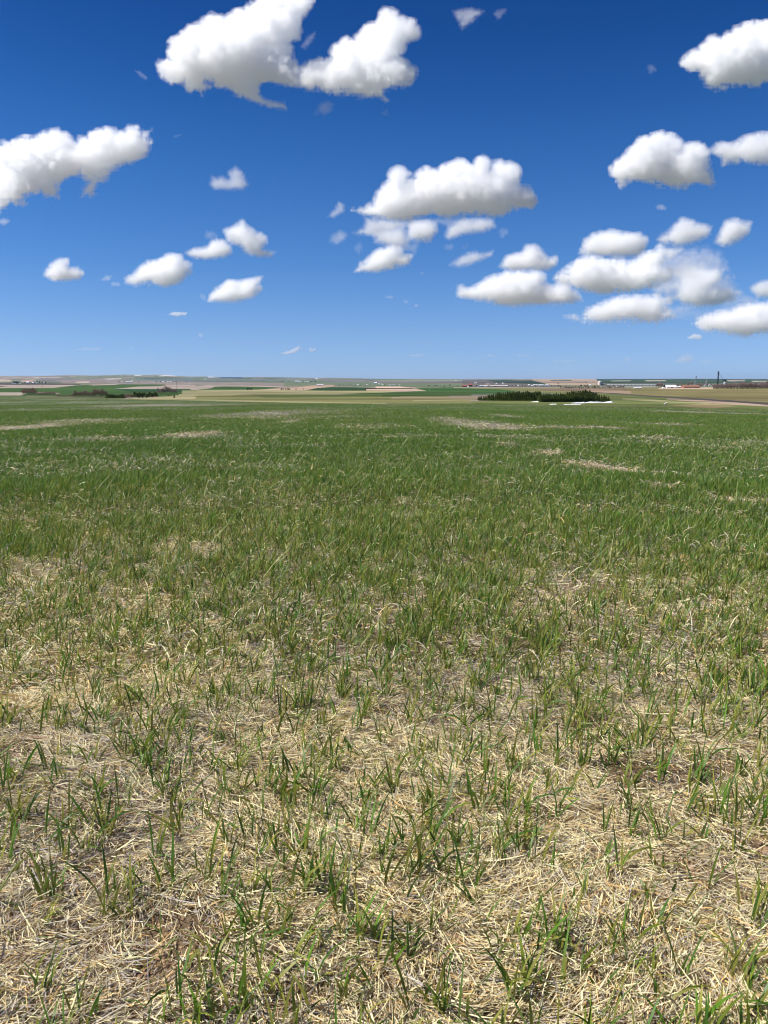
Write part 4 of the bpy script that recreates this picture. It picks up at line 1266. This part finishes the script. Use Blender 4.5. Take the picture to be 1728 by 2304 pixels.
def ell(cx, cy, rx, ry, rot=0.0, n=14, k=.25):
    rr = random.Random(int(cx * 3 + cy))
    out = []
    for i in range(n):
        t = 2 * math.pi * i / n; s = 1 + rr.uniform(-k, k)
        a, b = rx * s * math.cos(t), ry * s * math.sin(t)
        out.append((cx + a * math.cos(rot) - b * math.sin(rot), cy + a * math.sin(rot) + b * math.cos(rot)))
    return out


def build_clouds():
    cloud(T5([(575, 240), (600, 225), (640, 215), (630, 160), (650, 130), (690, 115), (700, 90), (740, 85), (770, 55), (800, 55), (840, 75), (870, 35), (910, 25), (950, 0), (1000, -20), (1165, -30), (1160, 40), (1135, 80), (1120, 110), (1110, 150), (1060, 150), (1090, 200), (1110, 250), (1130, 300), (1110, 330), (1060, 320), (1010, 300), (970, 305), (955, 340), (990, 370), (1060, 385), (1068, 405), (1000, 400), (930, 380), (880, 355), (820, 330), (770, 325), (755, 360), (735, 340), (690, 330), (640, 310), (600, 290)]),
          'largest white cloud, cut by the top edge, with a thin tail curling under it', 16)
    cloud(T5([(1105, 300), (1120, 250), (1140, 228), (1180, 225), (1230, 210), (1250, 170), (1290, 140), (1320, 145), (1350, 110), (1400, 85), (1430, 35), (1470, 30), (1510, 60), (1550, 70), (1555, 110), (1560, 140), (1520, 160), (1500, 210), (1540, 250), (1565, 270), (1550, 300), (1500, 330), (1440, 345), (1445, 375), (1380, 365), (1300, 375), (1240, 350), (1180, 340), (1120, 330)]),
          'white cloud with a tall rising arm, joined to the largest cloud', 16, near=1.02)
    cloud(T5([(1118, 175), (1150, 130), (1180, 115), (1176, 145), (1140, 188)]), 'thin torn wisp above the joint of the two uppermost clouds', 26, 1.5)
    cloud(T5(ell(1210, 405, 42, 24, -.4)), 'faint torn wisp under the joint of the two uppermost clouds', 30, 1.6)
    cloud(T5(ell(1440, 420, 18, 13, -.5)), 'tiny faint wisp under the cloud with the rising arm', 24, 1.4)
    cloud(T5(ell(530, 280, 30, 11, .6)), 'small wisp off the outer tip of the largest cloud', 20, 1.3)
    cloud(T5([(-40, 540), (0, 540), (50, 520), (100, 515), (150, 500), (210, 480), (240, 500), (280, 515), (330, 490), (360, 480), (420, 480), (460, 490), (495, 468), (530, 480), (565, 485), (565, 540), (540, 580), (500, 600), (460, 605), (420, 640), (400, 670), (370, 680), (345, 720), (300, 740), (310, 700), (340, 670), (300, 650), (250, 670), (215, 690), (225, 745), (180, 740), (150, 720), (100, 735), (90, 775), (40, 785), (-40, 790)]),
          'long ragged white cloud entering from the side with a drooping shred', 16, 1.4)
    cloud(T5([(780, 690), (790, 660), (830, 655), (852, 668), (850, 640), (880, 620), (905, 640), (930, 690), (910, 712), (860, 712), (800, 710)]), 'small greyish cloud alone in open blue sky, pointed on top', 20, 1.2)
    cloud(T5(ell(8, 828, 26, 15)), 'small cloud scrap at the picture edge under the long ragged cloud', 16)
    cloud(T5(ell(660, 508, 18, 6, -.3)), 'very faint streak beside the end of the long ragged cloud', 30, 1.2)
    cloud(T8([(850, 580), (870, 530), (920, 500), (960, 460), (1020, 450), (1070, 400), (1130, 340), (1180, 340), (1220, 350), (1290, 310), (1380, 260), (1450, 210), (1520, 210), (1600, 195), (1700, 200), (1850, 210), (1850, 740), (1600, 790), (1400, 810), (1250, 830), (1150, 850), (1080, 820), (1030, 740), (1010, 680), (930, 670), (880, 630)]), 'big white cloud with a grey belly, cut by the side edge high up', 15)
    cloud([(1017, 25), (1060, 18), (1090, 25), (1070, 45), (1040, 68), (1030, 50)], 'faint ragged wisp high up beside the cloud with the rising arm', 26, 1.4)
    cloud(ell(1124, 29, 18, 12, -.5), 'tiny faint puff beside the faint ragged high wisp', 28, 1.4)
    cloud(T8(ell(575, 640, 42, 48)), 'faint scrap of vapour between the high side cloud and open sky', 34, 1.4)
    cloud(T8(ell(665, 1935, 58, 30, .1)), 'tiny cloud below the dome shaped cloud', 16, 1.2)
    # the central group
    cloud(T6([(105, 320), (160, 305), (180, 290), (190, 265), (210, 250), (230, 215), (260, 200), (290, 175), (330, 185), (380, 165), (430, 165), (460, 145), (500, 140), (550, 150), (580, 120), (610, 130), (625, 160), (650, 140), (700, 150), (735, 170), (720, 200), (730, 230), (775, 240), (790, 270), (805, 290), (770, 315), (700, 335), (640, 350), (560, 345), (480, 345), (400, 355), (330, 360), (250, 360), (200, 350), (150, 345)]), 'big flat based cloud in the middle of the sky with a heaped top', 13)
    cloud(T6([(105, 405), (150, 385), (160, 350), (250, 355), (310, 368), (260, 400), (200, 415), (130, 418)]), 'grey shred hanging at one end under the big flat based cloud', 18, 1.2, near=1.05)
    cloud(T6([(315, 370), (360, 358), (420, 365), (425, 400), (400, 440), (350, 440), (318, 420)]), 'roundish white puff right under the big flat based cloud', 14, near=1.1)
    cloud(T6([(450, 420), (460, 380), (520, 352), (630, 350), (645, 385), (600, 405), (520, 415), (470, 432)]), 'oblong grey white cloud under the thick end of the big flat based cloud', 16, near=1.07)
    cloud(T6([(200, 425), (250, 390), (310, 400), (330, 440), (360, 440), (345, 490), (310, 480), (260, 440), (215, 445)]), 'thin grey veil linking the hanging puffs under the big cloud', 34, 1.2, near=1.15)
    cloud(T6([(115, 550), (150, 510), (200, 470), (260, 448), (290, 455), (300, 485), (335, 490), (320, 520), (270, 540), (200, 552)]), 'bright slanting white cloud, lowest below the big flat based cloud', 11)
    cloud(T6([(10, 345), (40, 315), (55, 285), (80, 300), (80, 325), (40, 352)]), 'small white scrap beside the thin end of the big flat based cloud', 16, 1.2)
    cloud(T6([(20, 440), (30, 410), (60, 395), (90, 405), (85, 430), (50, 452)]), 'small grey scrap under the small white scrap beside the big cloud', 20, 1.2)
    cloud(T6([(465, 525), (500, 500), (550, 470), (600, 480), (635, 470), (630, 490), (600, 505), (560, 525), (500, 538)]), 'small feathery cloud just beyond the bright slanting cloud', 14, 1.2)
    cloud(T6(ell(670, 405, 22, 19)), 'faint puff off the thick end under the big flat based cloud', 28, 1.4)
    cloud(T6(ell(466, 458, 18, 15)), 'faint small puff above the small feathery cloud', 26, 1.4)
    cloud(T6(ell(525, 456, 22, 10, -.6)), 'faint slanted shred just above the small feathery cloud', 28, 1.4)
    cloud(T6(ell(130, 465, 16, 24)), 'faint upright shred above the tip of the bright slanting cloud', 34, 1.4)
    cloud(T6(ell(368, 556, 10, 9)), 'speck of cloud below the end of the bright slanting cloud', 20, 1.2)
    # right hand group
    cloud(T6([(1070, 170), (1090, 140), (1120, 110), (1150, 80), (1180, 40), (1220, 28), (1270, 30), (1310, 35), (1340, 60), (1340, 75), (1380, 65), (1420, 75), (1440, 110), (1445, 160), (1465, 215), (1440, 235), (1400, 215), (1370, 230), (1320, 250), (1270, 235), (1210, 215), (1140, 215), (1105, 235), (1090, 205)]), 'bright dome shaped cloud with a soft grey base, alone', 13)
    cloud(T6([(1435, 100), (1470, 70), (1520, 70), (1570, 45), (1610, 35), (1700, 25), (1700, 150), (1610, 150), (1560, 140), (1490, 155), (1480, 125)]), 'cloud at the side edge, joined by a tip to the dome shaped cloud', 16, 1.1, near=1.05)
    cloud(T6([(955, 480), (970, 430), (1010, 410), (1070, 395), (1110, 405), (1180, 405), (1210, 430), (1205, 470), (1180, 490), (1120, 500), (1040, 495)]), 'rounded grey white cloud sitting on top of the wide low bank', 12, near=1.1)
    cloud(T6([(1245, 430), (1290, 390), (1340, 350), (1390, 365), (1450, 380), (1445, 410), (1400, 440), (1340, 455), (1280, 450)]), 'soft grey cloud above the bank, first of a pair', 17, 1.1)
    cloud(T6([(1460, 440), (1480, 400), (1500, 360), (1530, 350), (1600, 365), (1590, 400), (1550, 440), (1500, 460)]), 'bright torn cloud above the bank, second of a pair nearer the side edge', 14, 1.15)
    cloud(T6([(860, 575), (900, 540), (940, 510), (980, 490), (1060, 500), (1140, 500), (1200, 480), (1260, 450), (1290, 470), (1340, 465), (1310, 490), (1260, 520), (1290, 540), (1330, 540), (1300, 590), (1240, 600), (1180, 625), (1080, 632), (980, 625), (900, 600)]), 'widest cloud of the low bank, with a tail sweeping upwards', 13, 1.5)
    cloud(T6([(500, 640), (510, 605), (540, 610), (580, 595), (640, 560), (700, 550), (780, 548), (830, 560), (820, 590), (860, 600), (900, 590), (960, 640), (970, 660), (920, 672), (820, 672), (690, 682), (640, 670), (580, 655), (520, 648)]), 'long flat white cloud at the inner end of the low bank', 10)
    cloud(T6([(655, 530), (680, 490), (740, 480), (760, 455), (790, 445), (820, 470), (830, 490), (870, 500), (870, 525), (840, 545), (760, 548), (690, 545)]), 'peaked grey white cloud just above the long flat one', 12)
    cloud(T6([(900, 715), (960, 715), (980, 690), (1050, 660), (1130, 640), (1200, 640), (1260, 630), (1320, 645), (1280, 680), (1320, 720), (1230, 745), (1100, 740), (980, 745), (930, 728)]), 'lowest long cloud under the widest cloud of the bank', 15, 1.7)
    cloud(T6([(1310, 640), (1340, 600), (1330, 560), (1380, 540), (1440, 545), (1495, 540), (1490, 580), (1450, 610), (1510, 605), (1560, 630), (1530, 660), (1450, 680), (1380, 685), (1340, 670)]), 'ragged bright cloud between the widest cloud and the side edge', 16, 1.7)
    cloud(T6([(1375, 745), (1400, 720), (1460, 690), (1530, 685), (1600, 670), (1720, 655), (1720, 780), (1600, 800), (1500, 785), (1420, 770)]), 'low flat cloud cut by the side edge at the end of the bank', 14, 1.6)
    cloud(T6([(1590, 610), (1620, 590), (1660, 580), (1700, 590), (1700, 650), (1620, 650)]), 'cloud scrap at the side edge above the low flat cloud', 14, 1.1)
    cloud(T6(ell(1390, 793, 30, 11)), 'small flat scrap right under the low flat side cloud', 12)
    cloud(T6(ell(1440, 497, 22, 12, -.4)), 'faint scrap below the pair of clouds above the bank', 26, 1.4)
    cloud(T6(ell(1350, 530, 40, 26, -.3)), 'grey veil behind the tail of the widest cloud', 30, 1.4)
    cloud(T6([(1190, 490), (1300, 450), (1480, 470), (1530, 560), (1570, 640), (1400, 690), (1260, 650), (1190, 570)]), 'thin grey veil tying the clouds of the low bank together', 95, 1.3, near=1.25, asp=.6)
    cloud(T6([(1250, 700), (1330, 670), (1450, 690), (1500, 650), (1600, 640), (1640, 690), (1450, 730), (1330, 735)]), 'thin grey veil between the lowest long cloud and the low flat side cloud', 70, 1.3, near=1.2, asp=.6)
    for (cx, cy, rx, ry, rt_, lb) in ((1285, 610, 62, 30, -.3, 'torn cloud piece filling the gap beneath the tail of the widest cloud'), (1375, 545, 72, 30, -.35, 'torn cloud piece rising from the tail of the widest cloud towards the torn pair'), (1430, 650, 70, 22, -.15, 'flat torn piece under the ragged bright cloud of the bank'),
                                      (1560, 655, 62, 20, -.1, 'flat torn piece just above the low flat side cloud'), (1190, 650, 60, 16, -.1, 'thin flat piece between the long flat cloud and the lowest long cloud'), (1330, 690, 66, 18, -.2, 'thin flat piece at the inner end of the lowest long cloud')):
        cloud(T6(ell(cx, cy, rx, ry, rt_, 18, .32)), lb, 22, 1.5, near=1.12)
    cloud(T6([(140, 345), (330, 352), (560, 345), (600, 365), (470, 385), (430, 372), (330, 385), (250, 392), (170, 380)]), 'pale vapour closing the seam under the flat base of the big middle cloud', 20, 1.2, near=1.02)
    cloud(T6([(180, 395), (300, 370), (330, 430), (310, 470), (250, 465), (190, 440)]), 'pale vapour between the hanging grey shred and the roundish white puff', 30, 1.3, near=1.1)
    # left hand group
    cloud(T7([(225, 775), (240, 740), (270, 705), (310, 690), (350, 690), (355, 730), (400, 735), (430, 765), (410, 795), (350, 805), (280, 806)]), 'small plump white cloud, outermost of the low row', 10)
    cloud(T7([(640, 790), (680, 770), (710, 740), (760, 700), (830, 685), (870, 668), (930, 675), (945, 705), (980, 715), (985, 755), (950, 795), (890, 825), (850, 835), (780, 825), (690, 825), (645, 810)]), 'plump white cloud in the middle of the low row, largest there', 10)
    cloud(T7([(950, 660), (990, 635), (1060, 630), (1090, 590), (1140, 590), (1180, 620), (1195, 660), (1150, 685), (1050, 695), (990, 685)]), 'low front half of the twin cloud above the low row', 12)
    cloud(T7([(1150, 545), (1190, 525), (1225, 510), (1245, 488), (1265, 515), (1310, 550), (1365, 575), (1370, 600), (1350, 640), (1410, 655), (1395, 680), (1320, 680), (1260, 660), (1230, 625), (1170, 600)]), 'tall pointed half of the twin cloud above the low row', 13)
    cloud(T7([(1065, 905), (1080, 870), (1110, 840), (1170, 800), (1230, 800), (1290, 790), (1345, 780), (1330, 810), (1345, 845), (1300, 890), (1230, 910), (1150, 915)]), 'innermost white cloud of the low row, with a pointed upper tip', 10)
    cloud(T7([(855, 975), (890, 960), (960, 963), (955, 980), (900, 986)]), 'small flat cloud under the low row', 9)
    cloud(T7(ell(1040, 888, 22, 18, .9)), 'faint scrap at the tip of the innermost low row cloud', 22, 1.4)
    cloud(T7(ell(1080, 568, 34, 30)), 'faint wisp over the front half of the twin cloud', 32, 1.4)
    cloud(T7(ell(546, 790, 36, 14, -.4)), 'small slanted shred between the two plump low clouds', 16, 1.2)
    cloud(T7(ell(590, 820, 28, 14)), 'small round shred next to the slanted shred', 16, 1.2)
    cloud(T7(ell(453, 1152, 68, 10)), 'long thin streak low over the hills', 14)
    cloud(T7([(1435, 1172), (1490, 1155), (1530, 1135), (1550, 1150), (1510, 1174), (1460, 1182)]), 'small bright slanted cloud low over the horizon', 9)
    cloud(T7(ell(1600, 1156, 19, 11)), 'tiny cloud beside the small bright slanted one', 11)
    cloud(T7(ell(1030, 1080, 15, 12)), 'tiny faint cloud alone low over the hills', 14)
    cloud(T7(ell(670, 1146, 24, 8)), 'tiny faint streak beside the long thin streak', 24)
    # far specks over the valley
    cloud(T6(ell(245, 645, 17, 8)), 'first and largest of three specks under the bright slanting cloud', 16)
    cloud(T6(ell(306, 661, 10, 8)), 'middle of three specks under the bright slanting cloud', 16)
    cloud(T6(ell(345, 677, 9, 7)), 'last and lowest of three specks under the bright slanting cloud', 14)
    cloud(T6(ell(345, 861, 36, 7)), 'faint flat cloud low over the town', 16)
    cloud(T6(ell(620, 862, 20, 7)), 'small faint cloud on the horizon above the conifer stand', 16)
    cloud(T6(ell(745, 862, 30, 6)), 'thin faint streak on the horizon beyond the conifer stand', 18)
    cloud(T6(ell(905, 883, 44, 7)), 'long faint streak on the horizon above the train', 16)
    cloud(T6([(1108, 887), (1130, 865), (1146, 870), (1140, 888)]), 'small faint puff on the horizon above the grain yard', 16)
    cloud(T6([(1305, 887), (1335, 860), (1370, 856), (1388, 880), (1350, 896)]), 'pale heaped cloud low over the grain towers', 18)
    cloud(T6(ell(1430, 885, 34, 12)), 'very faint cloud past the pale heaped cloud over the grain towers', 26)


# ------------------------------------------------------------------ light and air
SUN_EL = R(50); SUN_ROT = R(-94)      # clockwise from straight ahead


def build_light():
    w = bpy.data.worlds.new('World'); scene.world = w; w.use_nodes = True
    nt = w.node_tree
    sky = nt.nodes.new('ShaderNodeTexSky'); sky.sky_type = 'NISHITA'; sky.sun_disc = False
    sky.sun_elevation = SUN_EL; sky.sun_rotation = SUN_ROT
    sky.altitude = 900; sky.air_density = 1.0; sky.dust_density = .2; sky.ozone_density = 1.5
    # clear dry air: deep blue overhead, paling towards the horizon (by elevation, the same from anywhere)
    tc = nt.nodes.new('ShaderNodeTexCoord'); sx = nt.nodes.new('ShaderNodeSeparateXYZ'); nt.links.new(tc.outputs['Generated'], sx.inputs[0])
    cr = nt.nodes.new('ShaderNodeValToRGB'); cr.color_ramp.interpolation = 'B_SPLINE'
    K = 1.75
    stops = [(0.0, (.50, .80, 1.70)), (.02, (.50, .78, 1.55)), (.06, (.51, .74, 1.28)), (.138, (.37, .70, 1.2)), (.285, (.155, .55, 1.09)), (.41, (.035, .3, .8)), (.9, (.12, .4, .85))]
    el = cr.color_ramp.elements
    while len(el) < len(stops): el.new(.5)
    for e, (p, c) in zip(el, stops):
        e.position = p; e.color = (c[0] / K, c[1] / K, c[2] / K, 1)
    nt.links.new(sx.outputs['Z'], cr.inputs['Fac'])
    mu = nt.nodes.new('ShaderNodeMix'); mu.data_type = 'RGBA'; mu.blend_type = 'MULTIPLY'; mu.inputs['Factor'].default_value = 1
    nt.links.new(sky.outputs[0], mu.inputs['A']); nt.links.new(cr.outputs[0], mu.inputs['B'])
    nt.links.new(mu.outputs['Result'], nt.nodes['Background'].inputs[0])
    nt.nodes['Background'].inputs[1].default_value = .0685 * K
    l = bpy.data.lights.new('sun', 'SUN'); l.energy = 5.0; l.angle = R(.53); l.color = (1, .955, .88)
    o = bpy.data.objects.new('sun', l); COL.objects.link(o)
    s = Vector((math.sin(SUN_ROT) * math.cos(SUN_EL), math.cos(SUN_ROT) * math.cos(SUN_EL), math.sin(SUN_EL)))
    o.rotation_euler = s.to_track_quat('Z', 'Y').to_euler()
    o.location = s * 100


def build_haze():
    m, nt, out = new_mat('haze_air')
    v = N(nt, 'ShaderNodeVolumePrincipled')
    v.inputs['Color'].default_value = (.62, .78, 1, 1); v.inputs['Density'].default_value = 1.6e-5; v.inputs['Anisotropy'].default_value = .3
    nt.links.new(v.outputs[0], out.inputs['Volume'])
    b = MB(); b.box(-34000, 34000, -34000, 34000, -420, 190)
    b.build('haze', m, kind='stuff')


build_ground()
build_grass(); build_straw(); build_crumbs()
build_trees()
build_town()
build_clouds()
build_haze()
build_light()

scene.render.engine = 'CYCLES'
cy = scene.cycles
cy.max_bounces = 26; cy.diffuse_bounces = 3; cy.glossy_bounces = 2; cy.transmission_bounces = 3; cy.volume_bounces = 24; cy.transparent_max_bounces = 64
cy.filter_width = 1.1
cy.use_denoising = True
try:
    cy.denoiser = 'OPENIMAGEDENOISE'; cy.denoising_input_passes = 'RGB_ALBEDO_NORMAL'
except Exception:
    pass
cy.caustics_reflective = False; cy.caustics_refractive = False
cy.sample_clamp_indirect = 6
scene.view_settings.view_transform = 'Standard'
scene.view_settings.look = 'None'
scene.view_settings.exposure = .4
scene.view_settings.gamma = 1
